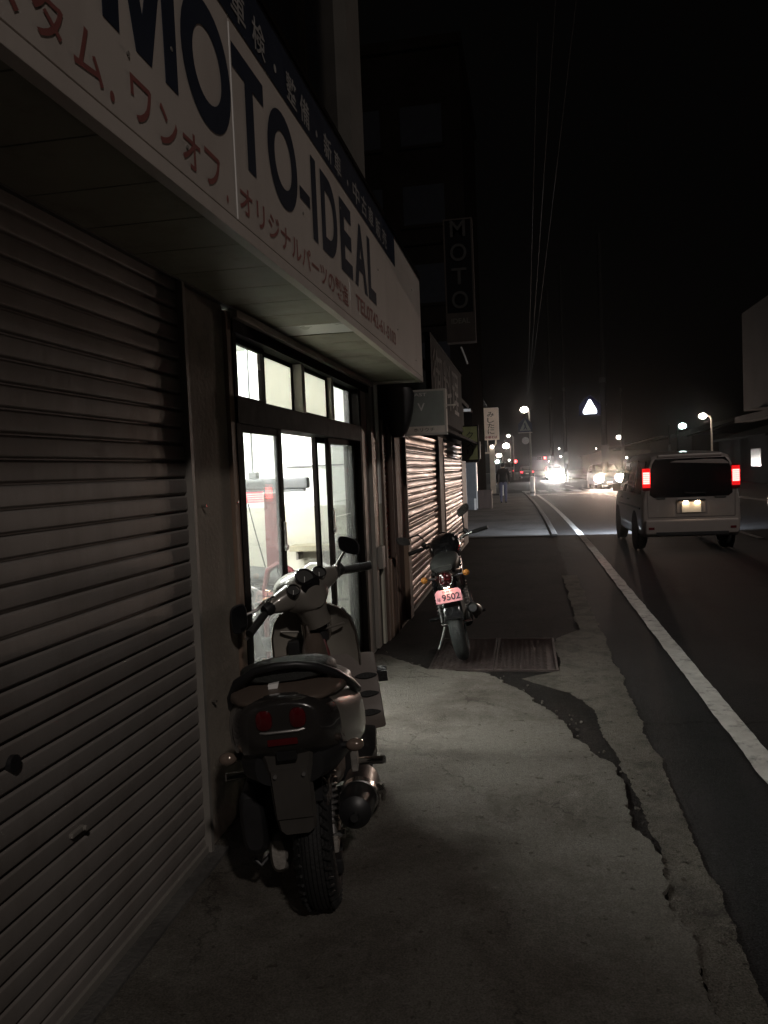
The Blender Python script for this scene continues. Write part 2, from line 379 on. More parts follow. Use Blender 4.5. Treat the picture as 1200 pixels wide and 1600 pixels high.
# ------------------------------------------------------------------ ground
b = MB(); b.quad([(-60, -30, -.06), (60, -30, -.06), (60, 230, -.06), (-60, 230, -.06)])
tag(b.build('ground', M['ground'], smooth=0), kind='structure')
def bendx(y): return 0 if y < 14 else -.00062 * (y - 14) ** 2 - .004 * (y - 14)   # the street bends gently to the left
def strip(name, m, x0, x1, y0, y1, z, dy=.5, jl=0., jr=0., th=0., seed=0, f0=None, f1=None):
    b = MB(); ys = [y0 + (y1 - y0) * i / max(1, round((y1 - y0) / dy)) for i in range(max(1, round((y1 - y0) / dy)) + 1)]
    A, B = [], []
    for y in ys:
        xl = (f0(y) if f0 else x0 + bendx(y)) + jl * (noise.noise(V((seed, y * 2.3, 0))) + .6 * noise.noise(V((seed, y * 7, 3))) + .3 * noise.noise(V((seed, y * 24, 6))) + .15 * noise.noise(V((seed, y * 60, 8))))
        xr = (f1(y) if f1 else x1 + bendx(y)) + jr * (noise.noise(V((seed + 5, y * 2.3, 0))) + .6 * noise.noise(V((seed + 9, y * 7, 3))) + .3 * noise.noise(V((seed + 9, y * 24, 6))) + .15 * noise.noise(V((seed + 9, y * 60, 8))))
        A.append(V((xl, y, z))); B.append(V((xr, y, z)))
    if th:
        rings = [[p, q, q - V((0, 0, th)), p - V((0, 0, th))] for p, q in zip(A, B)]
        b.loft(rings)
    else:
        b.loft([[p, q] for p, q in zip(A, B)], closed=False)
    return tag(b.build(name, m, smooth=0 if th else 30), kind='structure')
strip('road', M['asphalt'], -14, 11, -8, 190, 0, dy=2)
def gut_l(y):
    k = [(-9, .455), (3.4, .455), (4.1, .42), (5.0, .35), (5.4, .25), (5.75, -.1), (6.0, .19), (7.1, .19), (7.5, .42), (20, .45)]
    for (a0, b0), (a1, b1) in zip(k, k[1:]):
        if a0 <= y <= a1: return lerp(b0, b1, (y - a0) / (a1 - a0))
    return .45
strip('gutter', M['gutter'], 0, .62, -6, 11.2, .014, dy=.008, jl=.032, jr=.034, seed=3, f0=gut_l, f1=lambda y: .615)
strip('pavement', M['old_asphalt'], -3.5, .52, -6, 17.6, .010, dy=.06, jr=.03, seed=8)
strip('pavement', M['far_pavement_lit'], -3.5, .46, 17.6, 46, .014, dy=.25, seed=1)  # paler from here on: headlight pool put into the pavement colour
# broken concrete apron: outline from the photograph's crack, on the ground
crack = [(.52, -6), (.5, 0), (.47, 1.6), (.462, 2.3), (.47, 2.6), (.417, 2.84), (.45, 3.11), (.39, 3.36), (.416, 3.70), (.381, 4.05), (.272, 4.27), (.2, 4.55), (.159, 4.74), (.03, 5.05), (-.06, 5.3), (-.2, 5.62), (-.352, 5.86), (-.6, 5.93), (-.8, 5.97), (-1.0, 6.2), (-1.2, 6.42), (-1.62, 6.46)]
pts = []
for i, (p, q) in enumerate(zip(crack, crack[1:])):
    n = max(2, int((V(q) - V(p)).length / .012))
    for k in range(n):
        t = k / n; x = lerp(p[0], q[0], t); y = lerp(p[1], q[1], t)
        j = .03 * noise.noise(V((x * 6, y * 6, 1))) + .018 * noise.noise(V((x * 22, y * 22, 5))) + .008 * noise.noise(V((x * 60, y * 60, 9)))
        dd = V(q) - V(p); dd.normalize(); pts.append((x + j * dd.y, y - j * dd.x))
b = MB(); rows = []; ly = -99.
for x, y in pts:
    if y < ly + .002: continue
    ly = y; rows.append([V((-1.62, y, .028)), V((x, y, .028)), V((x, y, -.02))])
b.loft(rows, closed=False)
tag(b.build('concrete_apron', M['concrete'], smooth=0), kind='structure')
# loose crumbs along the break
b = MB()
for i in range(150):
    x, y = rnd.choice(pts[200:]); r = rnd.uniform(.003, .012)
    k = bmesh.ops.create_icosphere(b.bm, subdivisions=1, radius=r)
    c = V((x + rnd.gauss(.03, .05), y + rnd.gauss(.02, .05), .012 + r * .4))
    for v in k['verts']: v.co = c + v.co * rnd.uniform(.6, 1.2)
tag(b.build('rubble', M['concrete'], smooth=0), kind='stuff')
# steel covers
def cover(x0, x1, y0, y1, label):
    t = thing('drain_cover', label, 'drain cover', ((x0 + x1) / 2, (y0 + y1) / 2, 0), group='steel plates over the drain')
    hx, hy = (x1 - x0) / 2, (y1 - y0) / 2
    b = MB(); b.box((-hx + .02, -hy + .02, .004), (hx - .02, hy - .02, .02))
    nx = int(hx * 2 / .05)
    for i in range(nx):
        for j in range(int(hy * 2 / .05)):
            cx = -hx + .04 + i * .05; cy = -hy + .04 + j * .05
            if cx > hx - .04 or cy > hy - .04: continue
            a = rad(45 if (i + j) % 2 else -45)
            b.box((cx - .014, cy - .004, .02), (cx + .014, cy + .004, .0225), rot=Matrix.Rotation(a, 3, 'Z'))
    b.build('plate', M['rust_plate'], t, smooth=0)
    b = MB()
    for a, c in (((-hx, -hy, .004), (hx, -hy + .018, .024)), ((-hx, hy - .018, .004), (hx, hy, .024)), ((-hx, -hy + .018, .004), (-hx + .018, hy - .018, .024)), ((hx - .018, -hy + .018, .004), (hx, hy - .018, .024))): b.box(a, c)
    b.build('rim', M['rust_plate'], t, smooth=0)
cover(-.80, -.306, 5.97, 7.1, 'rusty steel drain plate under the rear tyre of the parked motorcycle')
cover(-.30, .18, 5.97, 7.1, 'rusty steel drain plate nearer the road beside the motorcycle')
# kerb: low stones from Y 9 on, with gaps
def kerb_stone(y0, y1, n):
    b = MB(); rings = []
    for i in range(6):
        y = lerp(y0, y1, i / 5); x = .50 + bendx(y) + .0
        rings.append([(x, y, -.02), (x + .13, y, -.02), (x + .13, y, .018), (x + .11, y, .03), (x + .02, y, .03), (x, y, .022)])
    b.loft(rings)
    tag(b.build('kerb', M['kerb'], smooth=0), kind='structure')
y = 17.8
for i in range(16):
    L_ = 1.2 if y < 20 else 2.0
    if not (17.0 < y < 17.8): kerb_stone(y, y + L_ - .03, i)
    y += L_
# markings
strip('road_marking', M['paint'], 0, 0, -6, 42.5, .005, dy=.05, jl=.008, jr=.008, seed=4, f0=lambda y: 1.06 + .006 * max(0, 5 - y) + bendx(y) * 1.05, f1=lambda y: 1.19 + .004 * max(0, 5 - y) + bendx(y) * 1.05)
strip('road_marking', M['paint'], .55, 4.0, 42.6, 43.1, .005, dy=.5)
for i in range(5):
    x = .55 + i * .95
    strip('road_marking', M['paint'], x, x + .5, 47, 50, .005, dy=1)
# centre line, dashes
for i in range(9):
    strip('road_marking', M['paint'], 4.25, 4.37, -4 + i * 10, 1 + i * 10, .005, dy=.5)
strip('pavement', M['old_asphalt'], 8.2, 13, -8, 120, .08, dy=2, th=.1)

# ------------------------------------------------------------------ the motorcycle shop
XF = -1.31
LOC = V((XF, 3.0, 0))
shop = thing('shop_building', 'two storey motorcycle shop with lit sliding doors and a closed grey roller shutter', 'building', LOC)
def B(loc=LOC): return MB(Matrix.Translation(-V(loc)))
def slats(b, x, y0, y1, z0, z1, pitch=.064, depth=.011, gap=.013, bulge=.0, ny=1, wob=0., sd=0., ex=4., tilt=0.):
    rs = random.Random(int(sd * 7 + 3))
    """curved slats as one corrugated sheet facing +x"""
    prof = []; z = z0
    while z < z1 - .005:
        h = pitch - gap; tl_ = rs.uniform(-tilt, tilt)
        for t in (0, .05, .12, .3, .5, .7, .88, .95, 1):
            prof.append((x + depth * (1 - abs(2 * t - 1) ** ex) + bulge * math.sin(math.pi * t) + tl_ * (t - .5), min(z1, z + h * t)))
        prof.append((x - .006, min(z1, z + h + gap * .25))); prof.append((x - .006, min(z1, z + h + gap * .8)))
        z += pitch
    ys = [lerp(y0, y1, i / ny) for i in range(ny + 1)]
    rings = []
    for y in ys:
        rings.append([(px + wob * noise.noise(V((y * 1.3 + sd, pz * 9, sd))), y, pz + wob * .5 * noise.noise(V((y * .9, math.floor((pz - z0) / pitch) * 3.7, 4 + sd)))) for px, pz in prof])
    b.loft(rings, closed=False, caps=False)
b = B(); slats(b, -1.338, -2.2, 2.955, .045, 2.33, pitch=.066, depth=.0062, gap=.008, bulge=.0018, ny=60, wob=.0036, ex=24, tilt=.003)
sh = b.build('roller_shutter', M['shutter'], shop, smooth=60)
b = B(); b.box((-1.345, -2.2, .034), (-1.318, 2.955, .07), .004); b.build('bottom_rail', M['alu'], sh)
b = B(); b.cyl((-1.335, 1.80, .842), (-1.318, 1.80, .842), .022); b.build('lock', M['black_plastic'], sh)
b = B(); b.box((-1.335, 2.03, .533), (-1.319, 2.095, .548), .004); b.cyl((-1.319, 2.09, .54), (-1.31, 2.09, .54), .008, seg=10); b.build('handle', M['alu'], sh)
b = B(); b.box((-1.36, 2.955, .034), (-1.305, 2.985, 2.33), .004); b.build('guide_rail', M['alu'], shop)
b = B(); b.box((-1.4, -2.2, .034), (-1.375, 3.04, 2.33)); b.build('shutter_light_block', M['black_gap'], shop)  # unseen sheet added to stop room light leaking through the slats
b = B(); b.box((-1.375, -2.2, .012), (-1.255, 3.02, .042), .006); b.build('sill', M['kerb'], shop)
# pillar and wall round the doors
b = B(); b.box((-1.47, 3.04, .0), (-1.335, 3.44, 2.33), .004); b.build('pillar', M['wall_cream'], shop)
b = B(); b.box((-1.47, 3.442, .0), (-1.318, 3.505, 2.31), .004); b.build('side_board', M['wood'], shop)
for y, z in ((3.47, 1.44), (3.10, 1.44), (3.47, .95), (3.10, .62)): b = B(); b.cyl((-1.34, y, z), (-1.312, y, z), .006, seg=8); b.build('screw', M['chrome'], shop)
b = B(); b.box((-1.50, -2.2, 2.331), (XF - .004, 6.95, 4.03)); b.box((-1.47, 6.76, .0), (-1.32, 6.96, 2.33)); b.build('front_wall', M['upper_wall'], shop, smooth=0)
b = B(); b.box((-1.319, 6.765, .9), (-1.309, 6.93, 1.85)); b.build('tile_panel', M['tile'], shop, smooth=0)
b = B(); b.box((-1.325, 6.80, .70), (-1.27, 6.93, .90), .01); b.build('meter_box', M['alu'], shop)
# upper floor
b = B()
b.box((-1.60, 6.43, 4.03), (XF - .004, 6.96, 7.0)); b.box((-1.60, -2.2, 6.4), (XF - .005, 6.43, 7.0))
b.build('upper_wall', M['upper_wall'], shop, smooth=0)
b = B(); b.box((-1.44, -2.2, 4.03), (-1.42, 6.43, 6.4)); up_win = b.build('window', M['win_dark'], shop, smooth=0)
b = B()
for y in (-.6, .9, 2.4, 3.9, 5.3): b.box((-1.42, y, 4.03), (-1.375, y + .05, 6.4))
b.box((-1.42, -2.2, 4.031), (-1.36, 6.43, 4.08)); b.build('window_frame', M['dark_alu'], up_win, smooth=0)
b = B(); b.box((-6.2, -2.2, 7.0), (-1.15, 7.0, 7.16)); b.build('roof', M['dark_wall'], shop, smooth=0)
# room inside
b = B()
b.box((-4.9, .9, .0), (-4.8, 6.95, 2.8)); b.box((-4.9, .9, .0), (-1.47, 1.0, 2.8)); b.box((-4.9, 6.95, 1.27), (-1.30, 7.03, 2.8)); b.box((-1.50, 1.0, .0), (-1.47, 3.04, 2.331))
b.build('inner_wall', M['int_wall'], shop, smooth=0)
b = B(); b.box((-4.9, 6.945, .0), (-1.30, 7.028, 1.27)); b.build('lower_wall', M['int_low_shade'], shop, smooth=0)  # darker lower part: shadow on the end wall put into its colour
b = B(); b.box((-4.9, .9, 2.7), (-1.50, 6.95, 2.8)); b.build('ceiling', M['int_ceil'], shop, smooth=0)
b = B(); b.box((-4.9, .9, -.02), (-1.335, 6.95, .030)); b.build('floor', M['int_floor'], shop, smooth=0)
b = B(); b.box((-6.3, -2.2, 0), (-4.9, 7.0, 7.0)); b.box((-4.9, -2.2, 2.8), (-1.5, -2.1, 7)); b.box((-4.9, 6.9, 2.8), (-1.6, 6.99, 7)); b.build('side_wall', M['dark_wall'], shop, smooth=0)
# soffit boards under the sign
b = B(); y = -2.2; k = 0
bw = []
while y < 6.86:
    bw.append((y, min(6.9, y + .295))); y += .30
for y0, y1 in bw:
    if 3.98 < y0 < 4.22:
        b.build('soffit', M['soffit'], shop); b = B(); continue
    b.box((XF - .02, y0, 2.338), (-.905, y1, 2.362), .003)
b.build('soffit', M['soffit'], shop)
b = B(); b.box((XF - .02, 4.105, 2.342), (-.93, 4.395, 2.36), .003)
b.build('soffit_light_patch', M['soffit_lit'], shop)  # whiter board paints in the patch of window light on the soffit
b = B(); b.box((XF - .02, -2.2, 2.366), (-.905, 6.9, 2.4)); b.build('soffit_backing', M['black_gap'], shop, smooth=0)
# head rail and door frame
b = B(); b.box((-1.36, 3.505, 2.285), (-1.285, 6.76, 2.325), .006); b.build('head_rail', M['alu'], shop)
b = B()
b.box((-1.44, 3.505, 2.225), (-1.31, 6.76, 2.284), .003)                     # head
b.box((-1.45, 3.505, 1.805), (-1.305, 6.30, 1.925), .004)                     # transom bar
b.box((-1.44, 3.506, .03), (-1.315, 3.555, 2.224), .003)                      # left jamb
b.box((-1.44, 6.27, .03), (-1.315, 6.345, 2.224), .003)
b.box((-1.46, 3.555, .026), (-1.30, 6.27, .046), .003)                        # threshold
b.build('door_frame', M['dark_alu'], shop)
b = B(); b.box((-1.44, 6.347, .03), (-1.325, 6.60, 2.224), .004); b.build('frame_cover', M['alu'], shop)
b = B(); b.box((-1.44, 6.66, .03), (-1.30, 6.757, 2.30), .004); b.build('frame_cover', M['alu'], shop)
b = B(); b.box((-1.44, 6.60, .03), (-1.335, 6.66, 2.30)); b.build('frame_gap', M['black_gap'], shop, smooth=0)
# transom windows
for i, (y0, y1, gl) in enumerate(((3.556, 4.085, 'clear'), (4.10, 4.69, 'frosted'), (4.76, 5.43, 'frosted'), (5.50, 6.268, 'doorglass'))):
    f = .022; X0 = -1.385 if i % 2 else -1.36
    b = B()
    for a_, c_ in (((X0 - .02, y0, 1.926), (X0, y0 + f, 2.224)), ((X0 - .02, y1 - f, 1.926), (X0, y1, 2.224)), ((X0 - .02, y0 + f, 1.926), (X0, y1 - f, 1.926 + f)), ((X0 - .02, y0 + f, 2.224 - f), (X0, y1 - f, 2.224))): b.box(a_, c_)
    wn = b.build('transom_window', M['dark_alu'], shop, smooth=0)
    b = B(); b.box((X0 - .012, y0 + f, 1.926 + f), (X0 - .008, y1 - f, 2.224 - f)); b.build('pane', M[gl], wn, smooth=0)
for y in (4.69, 5.43): b = B(); b.box((-1.40, y, 1.926), (-1.33, y + .07, 2.224)); b.build('mullion', M['alu'], shop, smooth=0)
# sliding doors
def leaf(y0, y1, X0, st=.055, handle=None, gl='doorglass'):
    b = B(); z0, z1 = .048, 1.804
    b.box((X0 - .03, y0, z0), (X0, y0 + st, z1), .003); b.box((X0 - .03, y1 - st, z0), (X0, y1, z1), .003)
    b.box((X0 - .028, y0 + st, z0), (X0 - .002, y1 - st, z0 + .11)); b.box((X0 - .028, y0 + st, z1 - .035), (X0 - .002, y1 - st, z1))
    d_ = b.build('sliding_door', M['dark_alu'], shop)
    b = B(); b.box((X0 - .018, y0 + st, z0 + .11), (X0 - .013, y1 - st, z1 - .035)); b.build('pane', M[gl], d_, smooth=0)
    if handle:
        b = B(); b.box((X0, handle - .012, 1.14), (X0 + .014, handle + .012, 1.30), .005); b.cyl((X0, handle, 1.16), (X0 + .02, handle, 1.16), .014, seg=12); b.build('handle', M['steel'], d_)
    return d_
leaf(3.556, 4.215, -1.325, .06, 4.18)
leaf(5.20, 6.2, -1.40, .05)
leaf(5.385, 6.268, -1.355, .06, 5.42, gl='doorglass')

# shop sign on the fascia
SL = V((-.87, 3.0, 2.33))
sg = thing('shop_sign', 'long white fascia sign with big dark letters over the shop front', 'sign', SL)
def BS(): return MB(Matrix.Translation(-SL))
XS = -.87
b = BS()
b.box((XS - .03, -2.2, 2.362), (XS, 2.418, 3.20)); b.box((XS - .03, 2.424, 2.362), (XS, 4.045, 3.20)); b.box((XS - .03, 4.051, 2.362), (XS, 6.9, 3.20))
b.build('panel', M['sign_white'], sg, smooth=0)
b = BS(); b.box((XS - .034, -2.2, 2.314), (XS + .003, 6.905, 2.355), .003); b.box((XS - .44, 6.902, 2.318), (XS, 6.915, 3.2)); b.build('trim', M['sign_white'], sg)
b = BS(); b.box((XS - .008, 2.4185, 2.362), (XS + .003, 2.4235, 2.965)); b.build('joint_strip', M['white_paint'], sg, smooth=0); b = BS(); b.box((XS - .008, 4.046, 2.44), (XS + .002, 4.050, 2.53)); b.build('joint_strip', M['white_paint'], sg, smooth=0)
b = BS(); b.box((XS - .44, -2.2, 3.2), (XS + .012, 6.91, 3.225)); b.build('cap', M['dark_alu'], sg, smooth=0)
b = BS(); b.quad([(XS + .003, -2.2, 2.985), (XS + .003, 5.58, 2.985), (XS + .003, 5.58, 3.198), (XS + .003, -2.2, 3.198)]); b.build('band', M['sign_blue'], sg, smooth=0)
def row(segs, z0, z1, m, nm, dep, bold):
    b = BS()
    for i, q in enumerate(segs):
        if q == '/':
            row(segs[:i], z0, z1, m, nm, dep, bold); b.bm.free(); return row(segs[i + 1:], z0, z1, m, nm, dep, bold)
    for t, y0, y1, *zz in segs:
        za, zb = zz if zz else (z0, z1)
        text_into(b, t, (XS, y0, za), (0, 1, 0), (0, 0, 1), y1 - y0, zb - za, .0 if t == 'M' else bold, depth=dep)
    return b.build(nm, m, sg, smooth=0)
for y, z in ((1.74, 2.53), (1.98, 2.66), (2.05, 2.44), (3.2, 2.62), (3.9, 2.86), (4.9, 2.80), (5.6, 2.55), (6.4, 3.0), (6.5, 2.45)): b = BS(); b.cyl((XS - .002, y, z), (XS + .004, y, z), .006, seg=8); b.build('screw', M['alu'], sg)
row([('O', 2.045, 2.408), ('T', 2.432, 2.735), ('O', 2.765, 3.135), ('-', 3.163, 3.318, 2.672, 2.722), ('I', 3.352, 3.434), ('D', 3.512, 3.815), ('E', 3.878, 4.140), ('A', 4.195, 4.53), ('L', 4.562, 4.80)], 2.558, 2.915, M['sign_blue'], 'lettering', .002, .035)
b = BS(); b.prism([(1.635, 0), (1.705, 0), (1.712, .26), (1.785, 0), (1.862, 0), (1.935, .26), (1.94, 0), (2.012, 0), (2.012, .357), (1.905, .357), (1.824, .10), (1.742, .357), (1.635, .357)], (XS, 0, 2.558), (0, 1, 0), (0, 0, 1), (.002, 0, 0)); b.build('lettering', M['sign_blue'], sg, smooth=0)
row([('カ', 1.02, 1.16), ('ス', 1.20, 1.33), ('タ', 1.37, 1.475), ('ム', 1.505, 1.62), ('.', 1.645, 1.665, 2.385, 2.408), '/', ('ワ', 1.742, 1.848), ('ン', 1.888, 1.992), ('オ', 2.02, 2.14), ('フ', 2.17, 2.286), ('.', 2.328, 2.345, 2.385, 2.408), '/', ('オリジナルパーツの製造', 2.446, 4.0)], 2.392, 2.492, M['sign_red'], 'lettering', .002, .012)
row([('TEL0742-61-5103', 4.19, 5.49)], 2.42, 2.506, M['sign_red'], 'lettering', .002, .015)
row([('車', 2.44, 2.575), ('検', 2.64, 2.775), ('・', 2.87, 2.90, 3.03, 3.06), '/', ('整', 3.025, 3.165), ('備', 3.215, 3.355), ('・', 3.455, 3.485, 3.03, 3.06), '/', ('新', 3.60, 3.745), ('車', 3.80, 3.94), ('・', 4.07, 4.10, 3.03, 3.06), '/', ('中', 4.21, 4.38), ('古', 4.43, 4.58), ('車', 4.63, 4.78), ('販', 4.86, 5.02), ('売', 5.08, 5.24)], 3.005, 3.115, M['sign_pale'], 'lettering', .0055, .012)

# things in the room
for i, y in enumerate((2.6, 4.2, 5.8)):
    t = thing('ceiling_lamp', ['twin tube ceiling lamp inside the shop, beside the roller shutter end', 'twin tube ceiling lamp inside above the sliding door', 'twin tube ceiling lamp inside the shop, beside the white end wall'][i], 'ceiling lamp', (-2.9, y, 2.70), group='lamps inside the shop')
    b = MB(); b.box((-.62, -.07, -.04), (.62, .07, -.001), .01); b.build('housing', M['white_paint'], t)
    for s in (-1, 1):
        b = MB(); b.cyl((-.6, s * .045, -.062), (.6, s * .045, -.062), .016, seg=10); b.build('tube', M['tube'], t)
t = thing('workshop_machine', 'red workshop machine column carrying a long grey arm, seen through the open door', 'machine', (-2.0, 6.0, .03))
b = MB(Matrix.Translation((2.0, -6.0, -.03)))
b.box((-2.06, 6.0, .03), (-1.955, 6.12, 1.42), .012); b.box((-2.25, 5.9, .03), (-1.85, 6.25, .10), .01); b.build('column', M['red_paint'], t)
b = MB(Matrix.Translation((2.0, -6.0, -.03))); b.box((-2.6, 5.965, 1.447), (-1.685, 6.06, 1.537), .022); b.box((-2.3, 5.975, 1.425), (-1.72, 6.05, 1.446), .005); arm = b.build('arm', M['grey_metal'], t)
b = MB(Matrix.Translation((2.0, -6.0, -.03))); text_into(b, 'MOTO-IDEAL', (-2.18, 5.963, 1.475), (1, 0, 0), (0, 0, 1), .155, .035, .012); b.build('lettering', M['black_plastic'], arm, smooth=0)
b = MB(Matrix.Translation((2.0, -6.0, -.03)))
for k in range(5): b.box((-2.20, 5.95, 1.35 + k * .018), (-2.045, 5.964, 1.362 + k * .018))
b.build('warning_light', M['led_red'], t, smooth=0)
b = MB(Matrix.Translation((2.0, -6.0, -.03))); b.cyl((-2.14, 6.01, 1.54), (-2.14, 6.01, 2.7), .008, seg=8); b.box((-2.17, 5.98, 1.538), (-2.10, 6.05, 1.59), .006); b.build('feed_pipe', M['grey_metal'], t)
b = MB(Matrix.Translation((2.0, -6.0, -.03))); b.tube([(-2.19, 5.96, 1.42), (-2.13, 5.95, 1.15), (-2.04, 5.94, .8), (-2.03, 5.94, .5)], .005, 6); b.build('hose', M['black_plastic'], t)
t = thing('wall_shelf', 'yellowish shelf board on the end wall of the shop', 'shelf', (-1.9, 6.94, .90))
b = MB(); b.box((-.20, -.20, -.022), (.35, 0, .03), .004); b.build('board', M['ochre'], t)
b = MB(); b.box((-.15, -.16, -.10), (-.13, 0, -.022)); b.build('bracket', M['alu'], t, smooth=0); b = MB(); b.box((.25, -.16, -.10), (.27, 0, -.022)); b.build('bracket', M['alu'], t, smooth=0)
b = MB(); b.box((-2.15, 6.925, 1.625), (-1.4, 6.943, 1.638)); tag(b.build('wall_rail', M['grey_metal'], None, smooth=0), 'thin grey rail high on the white end wall', 'rail')
t = thing('step_ladder', 'small aluminium ladder leaning beside the inner door leaf', 'ladder', (-1.62, 6.6, .03))
b = MB(); b.tube([(-.10, 0, 0), (-.06, .1, .85), (-.04, .1, .9), (.04, .1, .9), (.06, .1, .85), (.10, 0, 0)], .013, 8); b.build('frame', M['alu'], t)
b = MB()
for z in (.2, .42, .64): b.box((-.09 + z * .04, .02 + z * .1, z), (.09 - z * .04, .06 + z * .1, z + .015))
b.build('tread', M['alu'], t, smooth=0)
t = thing('bicycle_rack', 'white tube frame standing behind the open door', 'rack', (-1.62, 5.9, .03))
b = MB(); b.tube([(-.11, 0, 0), (-.11, 0, .74), (-.09, 0, .81), (-.05, 0, .835), (.05, 0, .835), (.09, 0, .81), (.11, 0, .74), (.11, 0, 0)], .012, 8); b.build('hoop', M['white_paint'], t)
b = MB(); b.tube([(-.11, 0, .3), (.11, 0, .3)], .01, 8); b.build('cross_bar', M['white_paint'], t)
t = thing('tube_stand', 'curved red tube stand just inside the open door', 'stand', (-1.66, 5.5, .03))
b = MB(); b.tube([(-.25, 0, 0), (-.25, 0, .72), (-.22, 0, .84), (-.14, 0, .89), (-.05, 0, .84), (.03, 0, .70), (.10, 0, .45), (.12, 0, 0)], .022, 10); b.build('tube', M['red_paint'], t)
b = MB(); b.tube([(-.14, -.03, .87), (-.10, -.05, .6), (-.12, -.04, .3)], .006, 6); b.build('cable', M['black_plastic'], t)

# ------------------------------------------------------------------ scooter (x right, y forward, z up, leaning on its side stand)
def tyre_prof(R_, w, h, n=16, e=2.5):
    out = []
    for i in range(n + 1):
        a = math.pi * i / n
        c, s_ = math.cos(a), math.sin(a)
        out.append((R_ - h + h * abs(s_) ** (2 / e), -w / 2 * math.copysign(abs(c) ** (2 / e), c)))
    return out
def wheel(root, name, c, R_, w, h, ax=(1, 0, 0), spokes=5, xf=None, rimm='steel', rubber='rubber', wire=False, hubw=.05, ex=2.5, tread=False):
    b = MB(xf); pr = tyre_prof(R_, w, h, e=ex)
    if tread:
        q = []
        for (r0, x0), (r1, x1) in zip(pr, pr[1:]):
            q.append((r0, x0)); xm = (x0 + x1) / 2
            if abs(xm) < w * .36: q += [(lerp(r0, r1, .4), lerp(x0, x1, .4)), (lerp(r0, r1, .45) - .006, lerp(x0, x1, .45)), (lerp(r0, r1, .6) - .006, lerp(x0, x1, .6)), (lerp(r0, r1, .65), lerp(x0, x1, .65))]
        pr = q + [pr[-1]]
    b.lathe(pr + [(R_ - h - .004, w * .32), (R_ - h - .004, -w * .32)], c, ax, 48, closed=True)
    if tread:   # short slanted blocks along both shoulders
        for k in range(44):
            for sd in (-1, 1):
                a0 = 2 * math.pi * (k + .25 * sd) / 44; y, z = math.cos(a0), math.sin(a0)
                for u0, u1, rr_ in ((.30, .43, R_ - h * .12),):
                    p = V(c) + V((sd * w * u0, y * (rr_ + .008), z * (rr_ + .008))); a1 = a0 + .07
                    p2 = V(c) + V((sd * w * u1, math.cos(a1) * (rr_ - .012), math.sin(a1) * (rr_ - .012)))
                    b.tube([p, p2], [.006, .0055], 5)
    ty = b.build('tyre', M[rubber], root)
    b = MB(xf); rr = R_ - h
    b.lathe([(rr - .022, -w * .3), (rr + .006, -w * .36), (rr + .006, -w * .30), (rr - .012, -w * .2), (rr - .012, w * .2), (rr + .006, w * .30), (rr + .006, w * .36), (rr - .022, w * .3)], c, ax, 40, closed=True)
    b.lathe([(0, -hubw), (.035, -hubw), (.045, -hubw * .6), (.045, hubw * .6), (.035, hubw), (0, hubw)], c, ax, 20)
    c = V(c); axv = V(ax).normalized(); u = axv.orthogonal().normalized(); v = axv.cross(u)
    if wire:
        for k in range(36):
            a1 = 2 * math.pi * k / 36; a2 = a1 + (.5 if k % 4 < 2 else -.5); sd = hubw * .8 * (1 if k % 2 else -1)
            b.cyl(c + (u * math.cos(a2) + v * math.sin(a2)) * .04 + axv * sd, c + (u * math.cos(a1) + v * math.sin(a1)) * (rr - .014), .0022, seg=4)
    else:
        for k in range(spokes):
            a1 = 2 * math.pi * k / spokes; dd = u * math.cos(a1) + v * math.sin(a1)
            b.tube([c + dd * .03, c + dd * (rr * .6), c + dd * (rr - .012)], [.02, .013, .017], 8)
    b.build('rim', M[rimm], ty)
    return ty

